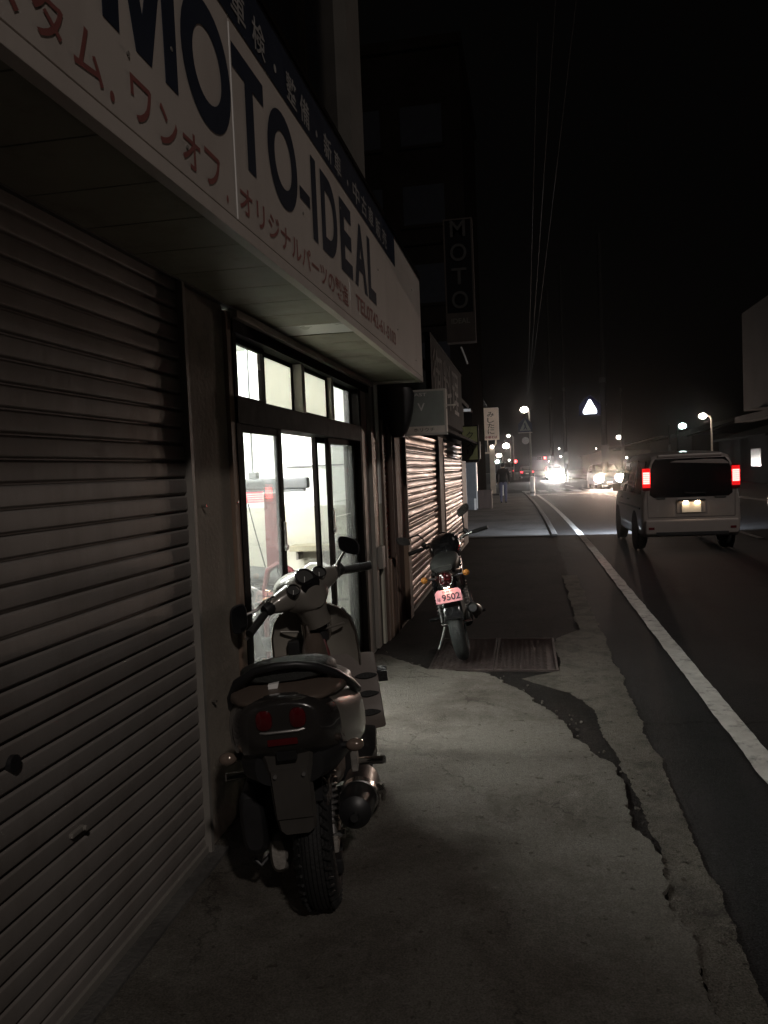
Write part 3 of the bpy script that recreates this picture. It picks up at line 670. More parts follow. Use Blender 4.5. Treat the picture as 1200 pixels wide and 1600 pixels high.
def make_scooter():
    t = thing('scooter', 'large pale and black scooter leaning on its stand beside the grey roller shutter', 'scooter', (-.782, 2.65, .037), (0, rad(-4), rad(11)))
    wheel(t, 'rear', (0.03, 0, .245), 0.245, .136, .085, spokes=5, ex=2.1, tread=True)
    piv = V((0, .95, .95)); axis = V((0, -.42, .91)).normalized()
    ST = Matrix.Translation(piv) @ Matrix.Rotation(rad(40), 4, axis) @ Matrix.Translation(-piv)
    wheel(t, 'front', (0, 1.28, .235), .235, .115, .07, spokes=5, xf=ST)
    # swing unit: drive case on the left, exhaust on the right
    b = MB()
    b.loft([[(-.1 + p[0], y, zc + p[1]) for p in sect(hw, hz, 3)] for y, hw, hz, zc in ((-.10, .022, .05, .23), (-.07, .036, .075, .23), (.05, .042, .09, .235), (.25, .042, .085, .25), (.42, .04, .085, .27), (.47, .026, .06, .27))])
    b.build('drive_case', M['cast'], t)
    b = MB(); b.loft([[(-.168 + p[0], y, zc + p[1]) for p in sect(hw, hz, 3.4)] for y, hw, hz, zc in ((-.13, .03, .09, .36), (-.11, .045, .112, .36), (.06, .05, .115, .36), (.14, .045, .1, .37), (.17, .03, .07, .37))])
    b.build('air_box', M['black_plastic'], t)
    b = MB(); b.tube([(-.13, .02, .52), (-.15, -.03, .50), (-.16, -.05, .47)], [.03, .034, .03], 12); b.build('intake_hose', M['rubber'], t)
    b = MB(); b.lathe([(0, -.20), (.036, -.20), (.056, -.185), (.064, -.12), (.068, .0), (.066, .14), (.045, .2), (.02, .22), (0, .22)], (.185, .10, .33), V((.06, 1, -.06)), 28)
    b.tube([(.16, .28, .31), (.14, .36, .25), (.08, .42, .22)], .02, 10)
    ex = b.build('muffler', M['black_plastic'], t)
    b = MB(); b.lathe([(.069, -.022), (.074, -.02), (.074, .02), (.069, .022)], (.186, .05, .332), V((.06, 1, -.06)), 28); b.box((.255, .0, .36), (.285, .06, .375), .004)
    b.tube([(.262, -.02, .40), (.268, .03, .385), (.275, .06, .35), (.27, .07, .31)], .008, 8)
    b.build('heat_strap', M['chrome'], ex)
    b = MB(); b.cyl((.175, -.10, .335), (.172, -.128, .34), .014, seg=14); b.build('tail_pipe', M['black_plastic'], ex)
    # shock absorber on the right, axle, caliper
    b = MB()
    b.cyl((.085, -.01, .245), (.08, .06, .5), .014, seg=10)
    for k in range(11):
        z = .285 + k * .02; y = -.01 + (z - .245) * .27
        b.lathe([(.026, -.005), (.033, 0), (.026, .005)], (.083, y, z), V((0, .26, 1)), 18, closed=True)
    b.build('shock_absorber', M['steel'], t)
    b = MB(); b.box((.075, -.03, .18), (.10, .12, .225), .008); b.box((.078, .10, .18), (.098, .40, .24), .01); b.build('swing_arm', M['cast'], t)
    b = MB(); b.lathe([(.03, .072), (.105, .072), (.105, .077), (.03, .077)], (0, 0, .235), (1, 0, 0), 32, closed=True); b.build('brake_disc', M['chrome'], t)
    b = MB(); b.cyl((.06, 0, .235), (.118, 0, .235), .013, seg=8); b.cyl((.118, 0, .235), (.125, 0, .235), .018, seg=6); b.build('axle_nut', M['chrome'], t)
    b = MB(); b.box((.072, -.045, .11), (.11, .03, .165), .012); b.build('brake_caliper', M['black_plastic'], t)
    # tail body
    secs = [(-.35, .10, .055, .755), (-.335, .135, .08, .748), (-.28, .163, .108, .725), (-.18, .192, .132, .695), (-.05, .222, .15, .66), (.1, .235, .165, .63), (.3, .215, .17, .60), (.5, .15, .16, .57), (.58, .1, .14, .56)]
    b = MB(); b.loft([[(p[0], y, zc + p[1]) for p in sect(hw, hz, 2.6, 40)] for y, hw, hz, zc in secs])
    body = b.build('tail_body', M['scoot_dark'], t, smooth=50)
    for s in (-1, 1):
        b = MB(); rr = []
        for y, hw, hz, zc in ((-.24, .176, .119, .711), (-.18, .196, .134, .695), (-.05, .226, .152, .66), (.1, .239, .167, .63), (.28, .222, .172, .603), (.40, .19, .168, .585)):
            k0 = .25 if y < -.2 else .8
            A_ = []
            for i in range(9):
                a_ = rad(lerp(-48 * k0, 40, i / 8)); c_, s__ = math.cos(a_), math.sin(a_)
                A_.append((s * hw * abs(c_) ** (2 / 2.6), y, zc + hz * math.copysign(abs(s__) ** (2 / 2.6), s__)))
            rr.append(A_ + [(p[0] * .97, p[1], p[2]) for p in A_[::-1]])
        b.loft(rr); b.build('side_panel', M['scoot_light'], body, smooth=50)
    for s in (-1, 1):
        b = MB(); b.loft([[(s * .052 + p[0] * k, -.349 + .02 - o_, .772 + p[1] * k) for p in sect(.027, .033, 2.6, 22)] for k, o_ in ((1, -.01), (1, .018), (.9, .026), (.6, .031), (.2, .033))])
        b.build('tail_lamp', M['red_lens'], body)
    b = MB(); b.tube([(-.10, -.335, .738), (-.05, -.352, .733), (.05, -.352, .733), (.10, -.335, .738)], .005, 8); b.build('trim_line', M['steel'], body)
    b = MB(); b.box((-.05, -.352, .69), (.045, -.33, .712), .005); b.build('reflector', M['red_lens'], t)
    b = MB(); b.loft([[(p[0] * .98, y, .60 + p[1]) for p in sect(hw, .06, 3, 24)] for y, hw in ((-.29, .11), (-.24, .16), (-.1, .2), (.05, .2))]); b.build('tail_lower', M['black_plastic'], t)
    # mud flap with plate holder
    b = MB()
    rr = []
    for z, hw in ((.372, .044), (.386, .06), (.44, .067), (.55, .068), (.62, .076), (.66, .084), (.69, .09)):
        y = -.262 - (z - .352) * .16
        rr.append([(-hw, y + .012, z), (-hw * .85, y, z), (hw * .85, y, z), (hw, y + .012, z), (hw * .96, y + .03, z), (0, y + .016, z), (-hw * .96, y + .03, z)])
    b.loft(rr); fl = b.build('mud_flap', M['dark_grey'], t)
    b = MB(); b.box((-.03, -.332, .635), (.034, -.30, .667), .004); b.build('plate_lamp_housing', M['black_gloss'], fl)
    b = MB(); b.loft([[(-.058, -.282, .43), (.058, -.282, .43), (.058, -.27, .43), (-.058, -.27, .43)], [(-.058, -.31, .60), (.058, -.31, .60), (.058, -.298, .60), (-.058, -.298, .60)]]); b.build('plate_bracket', M['dark_grey'], fl)
    b = MB()
    for s in (-1, 1): b.cyl((s * .045, -.315, .58), (s * .045, -.30, .58), .006, seg=8)
    b.build('bolt', M['steel'], fl)
    # inner rear fender
    b = MB(); rr = []
    for k in range(13):
        a_ = rad(48 + k * 8); y = -math.cos(a_) * .272; z = .235 + math.sin(a_) * .272
        rr.append([(-.08, y, z), (.08, y, z), (.08, y * .97, z * .985), (-.08, y * .97, z * .985)])
    b.loft(rr); b.build('inner_fender', M['black_plastic'], t)
    # engine lump so that nothing shows through
    b = MB(); b.loft([[(p[0], y, zc + p[1]) for p in sect(hw, hz, 3, 20)] for y, hw, hz, zc in ((.02, .09, .06, .47), (.12, .12, .1, .44), (.35, .13, .14, .40), (.5, .11, .12, .38))]); b.build('engine', M['cast'], t)
    # turn signals, foot pegs
    for s in (-1, 1):
        b = MB(); b.tube([(s * .14, -.19, .62), (s * .19, -.20, .618)], .012, 8)
        st_ = b.build('turn_signal', M['black_plastic'], t)
        b = MB(); b.ball((s * .208, -.205, .618), .028, (1.1, .8, .75)); b.build('lens', M['clear_lens'], st_)
        b = MB(); b.tube([(s * .20, .13, .44), (s * .24, .11, .445), (s * .29, .09, .45)], [.014, .014, .016], 10)
        pg = b.build('passenger_peg', M['chrome'], t)
        b = MB(); b.box((s * .18 - .012, .08, .42), (s * .18 + .012, .2, .50), .006); b.build('peg_bracket', M['cast'], pg)
    # seat and grab rail
    b = MB()
    sec = [(-.19, .09, .02, .868), (-.165, .135, .03, .868), (-.08, .16, .042, .858), (.03, .162, .05, .832), (.15, .155, .05, .785), (.3, .15, .05, .745), (.45, .13, .05, .72), (.60, .095, .04, .71), (.65, .06, .03, .705)]
    b.loft([[(p[0], y, zc + p[1]) for p in sect(hw, hz, 2.7, 30)] for y, hw, hz, zc in sec]); seat = b.build('seat', M['seat_black'], t, smooth=50)
    b = MB(); b.loft([[(p[0], y, zc + p[1]) for p in sect(hw, hz, 2.5, 28)] for y, hw, hz, zc in ((-.318, .07, .008, .812), (-.29, .135, .018, .812), (-.2, .178, .032, .808), (-.05, .205, .05, .795), (.12, .205, .055, .765), (.25, .18, .05, .745), (.33, .14, .03, .73))]); b.build('seat_cowl', M['scoot_tan'], t, smooth=50)
    b = MB()
    gp = [(-.195, .10, .70), (-.205, -.02, .735), (-.188, -.10, .785), (-.155, -.165, .85), (-.09, -.20, .893), (-.02, -.21, .905), (.05, -.205, .902), (.11, -.19, .885), (.165, -.14, .845), (.205, -.06, .79), (.222, .04, .735), (.21, .14, .70)]
    b.tube(gp, [.018, .022, .022, .018, .014, .013, .013, .014, .015, .016, .016, .014], 12); b.build('grab_rail', M['black_plastic'], t)
    b = MB(); b.loft([[(-.045, -.235, .80), (-.028, -.235, .80), (-.028, -.215, .80), (-.045, -.215, .80)], [(-.047, -.225, .85), (-.012, -.225, .853), (-.012, -.205, .853), (-.047, -.205, .85)]]); b.build('rail_stay', M['white_paint'], t)
    # spine tunnel, foot boards, toe board
    b = MB(); b.loft([[(p[0], y, zc + p[1]) for p in sect(hw, hz, 2.8, 20)] for y, hw, hz, zc in ((.52, .08, .17, .54), (.66, .075, .17, .52), (.80, .068, .18, .54), (.92, .065, .19, .58), (1.0, .05, .18, .6))]); b.build('spine', M['scoot_tan'], t, smooth=50)
    b = MB(); b.loft([[(p[0], y, z + p[1]) for p in sect(hw, .03, 5, 20)] for y, hw, z in ((.42, .17, .29), (.48, .225, .29), (.62, .248, .295), (.86, .25, .32))]); b.build('foot_board', M['black_plastic'], t)
    b = MB(); b.loft([[(p[0], .84 + k * .20, .34 + k * .28 + p[1]) for p in sect(lerp(.295, .275, k), .018, 5, 24)] for k in (0, .25, .5, .75, 1)]); toe = b.build('toe_board', M['scoot_toe'], t)
    nrm = V((0, -.28, .20)).normalized(); uu = V((0, .2, .28)).normalized()
    for s in (-1, 1):
        for k in (.16, .42, .68):
            b = MB()
            c = V((s * .225, .84 + k * .20, .34 + k * .28)) + nrm * .021
            b.prism([(p[0], p[1]) for p in sect(.056 - .004 * k, .015, 1.5, 20)], c - nrm * .004, (1, 0, 0), uu, nrm * .005)
            b.build('grip_pad', M['rubber'], toe)
    b = MB()
    for k in range(4): b.box((.27, .98 + k * .03, .50), (.325, .998 + k * .03, .55), .004)
    b.build('ribbed_edge', M['rubber'], toe)
    b = MB(); rr = []
    for z, hw, y in ((.36, .15, 1.10), (.44, .185, 1.09), (.55, .198, 1.085), (.66, .20, 1.075), (.76, .195, 1.06), (.83, .175, 1.045), (.875, .14, 1.035), (.90, .09, 1.03)):
        back = [(hw * q, y - .075 * abs(q) ** 2.2 , z) for q in [i / 7 for i in range(-7, 8)]]
        front = [(hw * q * .98, y - .075 * abs(q) ** 2.2 + .035 + .05 * (1 - q * q), z) for q in [i / 7 for i in range(7, -8, -1)]]
        rr.append(back + front)
    b.loft(rr); ls = b.build('leg_shield', M['scoot_shield'], t, smooth=50)
    b = MB(); b.tube([(hw * s, y - .075, z) for s, hw, y, z in ((1, .15, 1.10, .36), (1, .187, 1.09, .44), (1, .201, 1.085, .55), (1, .204, 1.075, .66), (1, .199, 1.06, .76), (1, .179, 1.045, .83), (1, .143, 1.035, .878))], .006, 8); b.build('edge_trim', M['chrome'], ls)
    b = MB(); b.tube([(-hw, y - .075, z) for hw, y, z in ((.15, 1.10, .36), (.187, 1.09, .44), (.201, 1.085, .55), (.204, 1.075, .66), (.199, 1.06, .76), (.179, 1.045, .83), (.143, 1.035, .878))], .006, 8); b.build('edge_trim', M['chrome'], ls)
    b = MB(); b.box((-.13, .985, .67), (-.075, 1.06, .735), .006); b.build('glove_latch', M['black_plastic'], ls)
    b = MB(); b.tube([(-.155, .985, .79), (-.05, .995, .775), (.06, .995, .78), (.15, .98, .80)], .006, 8); b.build('shield_ledge', M['scoot_light'], ls)
    b = MB(); b.cyl((.045, .975, .745), (.045, 1.05, .745), .026, seg=18); b.build('ignition_switch', M['black_plastic'], ls)
    b = MB(); b.tube([(.045, .965, .735), (.05, .955, .68), (.055, .95, .60), (.05, .95, .55)], [.007, .018, .019, .006], 8); b.build('key_strap', M['red_paint'], ls)
    # fork and front fender (turned)
    b = MB(ST)
    for s in (-1, 1): b.cyl((s * .075, 1.275, .235), (s * .06, .97, .84), .02, .024, 12)
    b.build('fork', M['chrome'], t)
    b = MB(ST); rr = []
    for k in range(12):
        a_ = rad(15 + k * 13); y = 1.28 + math.cos(a_) * .275; z = .235 + math.sin(a_) * .275; hw = .085
        rr.append([(-hw, y, z - .035), (-hw * .8, y, z), (0, y + .0, z + .02), (hw * .8, y, z), (hw, y, z - .035), (0, y, z - .01)])
    b.loft(rr); b.build('front_fender', M['scoot_light'], t)
    # handlebar (turned to the left)
    b = MB(ST)
    b.loft([[(p[0], .96 + y, z + p[1] * .9) for p in sect(hw, hz, 2.4, 24)] for y, hw, hz, z in ((.16, .06, .05, 1.0), (.12, .10, .08, .995), (.05, .13, .10, .98), (-.02, .115, .10, .97), (-.06, .075, .075, .955), (-.08, .035, .05, .94))])
    b.loft([[(p[0], .97 + p[1], z) for p in sect(hw, hy, 2.4, 20)] for z, hw, hy in ((.80, .06, .06), (.86, .065, .065), (.93, .085, .085), (.97, .08, .08))])
    b.loft([[(x, .965 + p[0], .985 + .0 * x + p[1]) for p in sect(r_, r_ * 1.1, 2.3, 16)] for x, r_ in ((-.20, .026), (-.15, .042), (-.08, .055), (.08, .055), (.15, .042), (.20, .026))])
    cow = b.build('handlebar_cowl', M['scoot_light'], t, smooth=50)
    for x, y, z, r_ in ((0, -.035, 1.045, .047), (-.083, -.04, 1.015, .033), (.083, -.03, 1.03, .035)):
        ax = V((x * .4, -.75, .62)).normalized(); c = V((x, .95 + y, z))
        b = MB(ST); b.lathe([(0, -.07), (r_ * .7, -.07), (r_, -.03), (r_, .008), (r_ * .9, .012), (r_ * .86, .0), (r_ * .86, -.004)], c, ax, 28)
        g = b.build('gauge', M['black_gloss'], t)
        b = MB(ST); b.lathe([(0, .0), (r_ * .87, .0), (r_ * .87, -.01), (0, -.01)], c, ax, 24); b.build('dial', M['dial'], g)
        b = MB(ST); e1 = ax.orthogonal().normalized(); b.tube([c + ax * .004, c + ax * .004 + e1 * r_ * .7], .0015, 5); b.build('needle', M['white_paint'], g)
    b = MB(ST); b.loft([[(p[0], .905 + (1.0 - z) * .12 - .02, z) for p in sect(hw, .035, 2.2, 14)] for z, hw in ((.93, .012), (.96, .03), (1.0, .05), (1.03, .05))]); b.build('dash_cover', M['black_plastic'], t)
    for s in (-1, 1):
        pts_ = [(s * .18, .965, .985), (s * .24, .955, .988), (s * .29, .935, .982)]
        b = MB(ST); b.tube([(s * .17, .965, .985), (s * .205, .963, .987), (s * .235, .958, .988)], [.026, .034, .026], 12); b.build('switch_housing', M['black_plastic'], t)
        b = MB(ST); b.tube([(s * .235, .957, .975), (s * .25, .953, .972), (s * .345, .918, .945), (s * .362, .912, .94)], [.016, .0185, .0185, .021], 12); b.build('grip', M['rubber'], t)
        b = MB(ST); b.tube([(s * .215, .99, .965), (s * .25, 1.0, .955), (s * .31, .975, .935), (s * .37, .945, .92)], [.01, .009, .008, .007], 8); b.build('brake_lever', M['black_plastic' if s > 0 else 'steel'], t)
    # mirrors
    for nm, pth, c, n_, sx, sz, tw in (('r', [(.145, 1.04, 1.01), (.15, 1.05, 1.04), (.14, 1.055, 1.06), (.165, 1.075, 1.10), (.185, 1.09, 1.125)], (.208, 1.10, 1.152), V((-.1, -1, .1)), .052, .042, .35), ('l', [(-.115, .87, .965), (-.155, .85, .975), (-.185, .82, .962), (-.225, .79, .935), (-.265, .77, .925)], (-.300, .755, .912), V((.45, -1, .0)), .038, .064, -.2)):
        b = MB(); b.tube(pth, [.009, .008, .012, .007, .007], 8)
        b.ball(pth[2], .014); st_ = b.build('mirror', M['chrome'], t)
        c = V(c); n_.normalize(); u_ = n_.cross(V((0, 0, 1))).normalized(); v_ = u_.cross(n_)
        sh_ = sect(sx, sz, 3.2, 24)
        def ring(k, o2): return [c + n_ * o2 + u_ * p[0] * k + v_ * (p[1] * k + p[0] * tw) for p in sh_]
        b = MB(); b.loft([ring(.35, -.035), ring(.75, -.028), ring(.97, -.008), ring(1, .006), ring(.95, .009)]); b.build('mirror_shell', M['black_plastic'], st_)
        b = MB(); b.loft([ring(.9, .0093), ring(.9, .0105)]); b.build('mirror_glass', M['car_glass'], st_)
    b = MB(ST)
    b.tube([(-.16, .99, .97), (-.1, 1.06, .93), (-.02, 1.09, .82), (.0, 1.08, .72)], .005, 6); b.tube([(.2, .98, .97), (.14, 1.05, .92), (.04, 1.08, .80), (.0, 1.08, .7)], .005, 6); b.build('cable', M['black_plastic'], t)
    # side stand
    b = MB(); b.tube([(-.11, .42, .24), (-.16, .37, .12), (-.20, .32, .038)], [.014, .012, .012], 10); b.box((-.235, .29, .028), (-.175, .35, .04), .005); b.build('side_stand', M['steel'], t)
    b = MB(); b.tube([(-.14, -.02, .2), (-.175, -.03, .17), (-.20, -.03, .195)], .009, 8); b.build('kick_lever', M['black_plastic'], t)
    return t
scooter = make_scooter()

# ------------------------------------------------------------------ motorcycle
def make_moto(label, loc, lean, head, plate=True, tankm='black_gloss', group=None):
    t = thing('motorcycle', label, 'motorcycle', loc, (0, rad(-lean), rad(head)), group)
    wheel(t, 'rear', (0, 0, .30), .30, .115, .085, wire=True, rimm='steel', rubber='rubber_worn')
    piv = V((0, 1.0, .9)); axis = V((0, -.45, .9)).normalized()
    ST = Matrix.Translation(piv) @ Matrix.Rotation(rad(14), 4, axis) @ Matrix.Translation(-piv)
    wheel(t, 'front', (0, 1.33, .31), .31, .10, .08, wire=True, xf=ST)
    SB = ST @ Matrix.Translation((0, 0, -.115)); SM = ST @ Matrix.Translation((0, 0, -.05))
    b = MB(); rr = []
    for k in range(14):
        a_ = rad(10 + k * 9); y = -math.cos(a_) * .345 + .03; z = .33 + math.sin(a_) * .345
        rr.append([(-.07, y, z - .02), (-.05, y, z + .008), (.05, y, z + .008), (.07, y, z - .02), (.045, y + .004, z - .006), (-.045, y + .004, z - .006)])
    b.loft(rr); b.build('rear_fender', M['black_gloss'], t)
    b = MB()
    for s in (-1, 1):
        b.tube([(s * .06, 1.0, .78), (s * .10, .75, .72), (s * .115, .4, .70), (s * .105, 0, .72), (s * .07, -.15, .73)], .014, 8)
        b.tube([(s * .1, .42, .70), (s * .09, .40, .45), (s * .09, .42, .30)], .014, 8)
        b.tube([(s * .095, .42, .34), (s * .095, .2, .31), (s * .095, 0, .30)], .017, 8)
        b.tube([(s * .03, 1.02, .85), (s * .05, .85, .42), (s * .09, .7, .24), (s * .09, .42, .26)], .015, 8)
    b.build('frame', M['black_plastic'], t)
    for s in (-1, 1):
        b = MB(); b.cyl((s * .115, .02, .32), (s * .115, .13, .66), .012, seg=8)
        for k in range(10):
            f_ = .2 + k * .07; b.lathe([(.021, -.006), (.027, 0), (.021, .006)], (s * .115, .02 + .11 * f_, .32 + .34 * f_), V((0, .11, .34)), 14, closed=True)
        b.build('shock_absorber', M['steel'], t)
    b = MB(); b.loft([[(p[0], y, zc + p[1]) for p in sect(hw, hz, 2.6, 20)] for y, hw, hz, zc in ((.35, .09, .12, .38), (.45, .12, .15, .40), (.62, .12, .17, .40), (.74, .08, .13, .38))])
    for k in range(7): b.box((-.105, .52, .56 + k * .022), (.105, .70, .567 + k * .022), .003)
    b.build('engine', M['cast'], t)
    b = MB(); b.tube([(.06, .70, .60), (.10, .82, .50), (.13, .72, .26), (.15, .45, .24), (.155, .25, .30)], .02, 10); b.lathe([(0, -.28), (.03, -.28), (.045, -.26), (.05, .2), (.03, .26), (0, .26)], (.165, .0, .38), V((.02, 1, -.22)), 20); b.build('exhaust', M['black_plastic'], t)
    b = MB(); b.loft([[(p[0], y, zc + p[1]) for p in sect(hw, hz, 2.4, 22)] for y, hw, hz, zc in ((.42, .07, .05, .80), (.47, .11, .085, .81), (.6, .14, .11, .83), (.78, .14, .115, .85), (.92, .10, .10, .86), (.98, .05, .06, .86))]); b.build('fuel_tank', M[tankm], t)
    b = MB(); b.loft([[(p[0], y, zc + p[1]) for p in sect(hw, hz, 2.8, 22)] for y, hw, hz, zc in ((-.24, .07, .02, .775), (-.2, .10, .035, .78), (0, .115, .045, .785), (.25, .12, .05, .78), (.45, .10, .045, .79), (.52, .06, .03, .80))]); b.build('seat', M['seat_black'], t)
    for s in (-1, 1):
        b = MB(); b.loft([[(s * .115 + p[0], y, .62 + p[1]) for p in sect(.02, hz, 2.6, 16)] for y, hz in ((.05, .05), (.12, .10), (.3, .12), (.4, .08))]); b.build('side_cover', M[tankm], t)
    # tail lamp: chrome bowl with a dark red lens
    b = MB(); b.lathe([(0, -.045), (.035, -.045), (.058, -.02), (.064, .01), (.060, .02), (.052, .012)], (0, -.285, .70), V((0, -1, .12)), 26); tl = b.build('tail_lamp', M['chrome'], t)
    b = MB(); b.lathe([(0, .026), (.03, .022), (.05, .010), (.05, .0)], (0, -.285, .70), V((0, -1, .12)), 22); b.build('lens', M['dark_lens'], tl)
    b = MB(); b.box((-.05, -.26, .62), (.05, -.17, .74), .01); b.build('tail_bracket', M['black_plastic'], t)
    if plate:
        b = MB(); nx = V((0, -.985, .17)); up_ = V((0, .17, .985)); o = V((0, -.335, .575))
        poly = [(-.1, -.05), (.1, -.05), (.1, .03), (.08, .05), (-.08, .05), (-.1, .03)]
        b.prism(poly, o, (1, 0, 0), up_, nx * .002)
        pl = b.build('license_plate', M['pink'], t, smooth=0)
        b = MB(); text_into(b, '9502', o + V((-.052, 0, 0)) + up_ * -.036 + nx * .002, (1, 0, 0), up_, .14, .052, .03, depth=.0015)
        text_into(b, '奈良市', o + V((-.045, 0, 0)) + up_ * .024 + nx * .002, (1, 0, 0), up_, .09, .019, .01, depth=.0015)
        text_into(b, 'は', o + V((-.088, 0, 0)) + up_ * -.03 + nx * .002, (1, 0, 0), up_, .024, .026, .01, depth=.0015)
        b.build('lettering', M['plate_ink'], pl, smooth=0)
        b = MB(); b.box((-.03, -.365, .642), (.03, -.31, .66), .006); lh = b.build('plate_lamp_housing', M['chrome'], t)
        b = MB(); b.quad([(-.022, -.362, .641), (.022, -.362, .641), (.022, -.345, .641), (-.022, -.345, .641)]); b.build('bulb', M['plate_lamp'], lh, smooth=0)  # made-up lit bulb, added to brighten the pink plate
    for s in (-1, 1):
        b = MB(); b.tube([(s * .06, -.20, .70), (s * .15, -.21, .71)], .009, 8); k = b.build('turn_signal', M['black_plastic'], t)
        b = MB(); b.ball((s * .165, -.22, .71), .027, (1, .8, .95)); b.build('lens', M['amber'], k)
        b = MB(); b.tube([(s * .10, .36, .30), (s * .16, .34, .30), (s * .24, .32, .30)], [.012, .014, .014], 8); b.build('foot_peg', M['rubber'], t)
        b = MB(ST); b.cyl((s * .09, 1.325, .31), (s * .085, 1.0, .92), .022, .019, 12); b.build('fork_leg', M['steel'], t)
        b = MB(SB); b.tube([(s * .24, .90, 1.0), (s * .26, .895, 1.0), (s * .38, .86, 1.0)], [.016, .018, .018], 10); b.build('grip', M['rubber'], t)
        b = MB(SB); b.tube([(s * .2, .93, .99), (s * .26, .95, .985), (s * .37, .91, .98)], .006, 6); b.build('lever', M['steel'], t)
        b = MB(ST); b.tube([(s * .14, 1.02, .90), (s * .19, 1.02, .905)], .008, 6); b.ball((s * .205, 1.0, .905), .026, (1, .8, 1)); b.build('front_signal', M['black_plastic'], t)
    b = MB(SB); b.tube([(-.38, .86, 1.0), (-.24, .90, 1.0), (-.16, .95, .99), (-.06, .98, .94), (.06, .98, .94), (.16, .95, .99), (.24, .90, 1.0), (.38, .86, 1.0)], .011, 8); b.build('handlebar', M['chrome'], t)
    for s, pth, c, nn in ((1, [(.20, .93, 1.0), (.19, .95, 1.06), (.205, .96, 1.12), (.215, .96, 1.17)], (.235, .955, 1.215), V((-.2, -1, .15))), (-1, [(-.20, .93, 1.0), (-.23, .95, 1.06), (-.29, .95, 1.07), (-.33, .94, 1.06)], (-.385, .935, 1.055), V((.3, -1, .1)))):
        SX = SB if s > 0 else SM
        b = MB(SX); b.tube(pth, .006, 8); ms = b.build('mirror', M['black_plastic'], t)
        c = V(c); nn.normalize(); u_ = nn.cross(V((0, 0, 1))).normalized(); v_ = u_.cross(nn); sh_ = sect(.062, .04, 3, 20)
        rg = lambda k, o2: [c + nn * o2 + u_ * p[0] * k + v_ * (p[1] * k + p[0] * -.35 * s) for p in sh_]
        b = MB(SX); b.loft([rg(.4, -.03), rg(.8, -.024), rg(1, -.004), rg(1, .005)]); b.build('mirror_shell', M['black_plastic'], ms)
        b = MB(SX); b.loft([rg(.92, .0053), rg(.92, .0065)]); b.build('mirror_glass', M['chrome'], ms)
    b = MB(ST); b.lathe([(0, -.09), (.05, -.085), (.085, -.03), (.09, .02), (.08, .03)], (0, 1.12, .87), V((0, 1, -.1)), 24); hl = b.build('headlamp', M['black_gloss'], t)
    b = MB(ST); b.lathe([(0, .036), (.04, .034), (.08, .022)], (0, 1.12, .87), V((0, 1, -.1)), 20); b.build('lens', M['clear_lens'], hl)
    b = MB(SB); b.lathe([(0, -.04), (.045, -.04), (.05, .01), (.045, .014), (.04, .008), (0, .008)], (0, 1.03, .985), V((0, -.6, .8)), 24); b.build('speedometer', M['black_gloss'], t)
    b = MB(SB); b.tube([(-.2, .96, .98), (-.12, 1.08, .99), (-.02, 1.12, .95), (.0, 1.05, .85)], .005, 6); b.tube([(.2, .96, .98), (.12, 1.07, .97), (.03, 1.1, .93), (.0, 1.05, .85)], .005, 6); b.build('cable', M['black_plastic'], t)
    b = MB(ST); rr = []
    for k in range(10):
        a_ = rad(25 + k * 13); y = 1.33 + math.cos(a_) * .345; z = .31 + math.sin(a_) * .345
        rr.append([(-.055, y, z - .015), (0, y, z + .01), (.055, y, z - .015), (0, y, z + .002)])
    b.loft(rr); b.build('front_fender', M[tankm], t)
    b = MB(); b.tube([(-.10, .40, .28), (-.16, .37, .14), (-.215, .34, .04)], .011, 8); b.build('side_stand', M['steel'], t)
    b = MB(); b.cyl((.06, 0, .30), (.125, 0, .30), .012, seg=8); b.cyl((-.06, 0, .30), (-.125, 0, .30), .012, seg=8); b.build('axle', M['chrome'], t)
    return t
moto = make_moto('slim black motorcycle with a pink number plate parked by the brown shutters', (-.545, 6.31, .025), 10, 4)
im = make_moto('grey motorcycle standing inside the shop just behind the glass door leaf', (-1.86, 4.95, .03), 8, 40, plate=False, tankm='steel', group='motorcycles inside the shop')
im2 = copy_tree(im); im2.location = (-1.80, 5.75, .03); im2.rotation_euler = (0, rad(-8), rad(62)); tag(im2, 'grey motorcycle inside the shop parked beside the end wall')

# ------------------------------------------------------------------ neighbours down the street
def P(loc): return MB(Matrix.Translation(-V(loc)))
NL = V((-1.26, 11.5, 0)); XN = -1.26
nb = thing('neighbour_shop', 'dark low shop with warm brown roller shutters catching headlight glare', 'building', NL)
for y0, y1, sd in ((8.16, 11.28, 1), (11.98, 15.5, 2)):
    b = P(NL); slats(b, XN - .022, y0, y1, .05, 1.97, pitch=.078, depth=.013, gap=.014, bulge=.0035, ny=40, wob=.005, sd=sd, ex=12, tilt=.020)
    s_ = b.build('roller_shutter', M['shutter_warm'], nb, smooth=60)
    b = P(NL); b.box((XN - .03, y0, .02), (XN + .002, y1, .05)); b.build('bottom_rail', M['alu'], s_)
for y0, y1, x1 in ((7.62, 8.15, XN + .0), (11.29, 11.97, XN + .02), (15.51, 16.6, XN + .0)):
    b = P(NL); b.box((XN - .2, y0, 0), (x1, y1, 2.02)); b.build('post', M['wall_brown'], nb, smooth=0)
b = P(NL); b.box((XN - .2, 6.97, 0), (XN - .06, 7.18, 2.3)); b.build('post', M['wall_brown'], nb, smooth=0)
b = P(NL); b.box((XN - .15, 7.05, 0), (XN - .02, 7.14, 2.3)); b.build('post', M['wall_brown'], nb, smooth=0)
for y0, y1 in ((11.285, 11.33), (11.93, 11.975), (8.11, 8.158)): b = P(NL); b.box((XN - .03, y0, .02), (XN + .03, y1, 1.97)); b.build('guide_rail', M['wall_brown'], nb, smooth=0)
b = P(NL); slats(b, XN - .05, 7.19, 7.61, .75, 1.95, pitch=.06, depth=.010, gap=.012); b.build('side_shutter', M['shutter_warm'], nb)
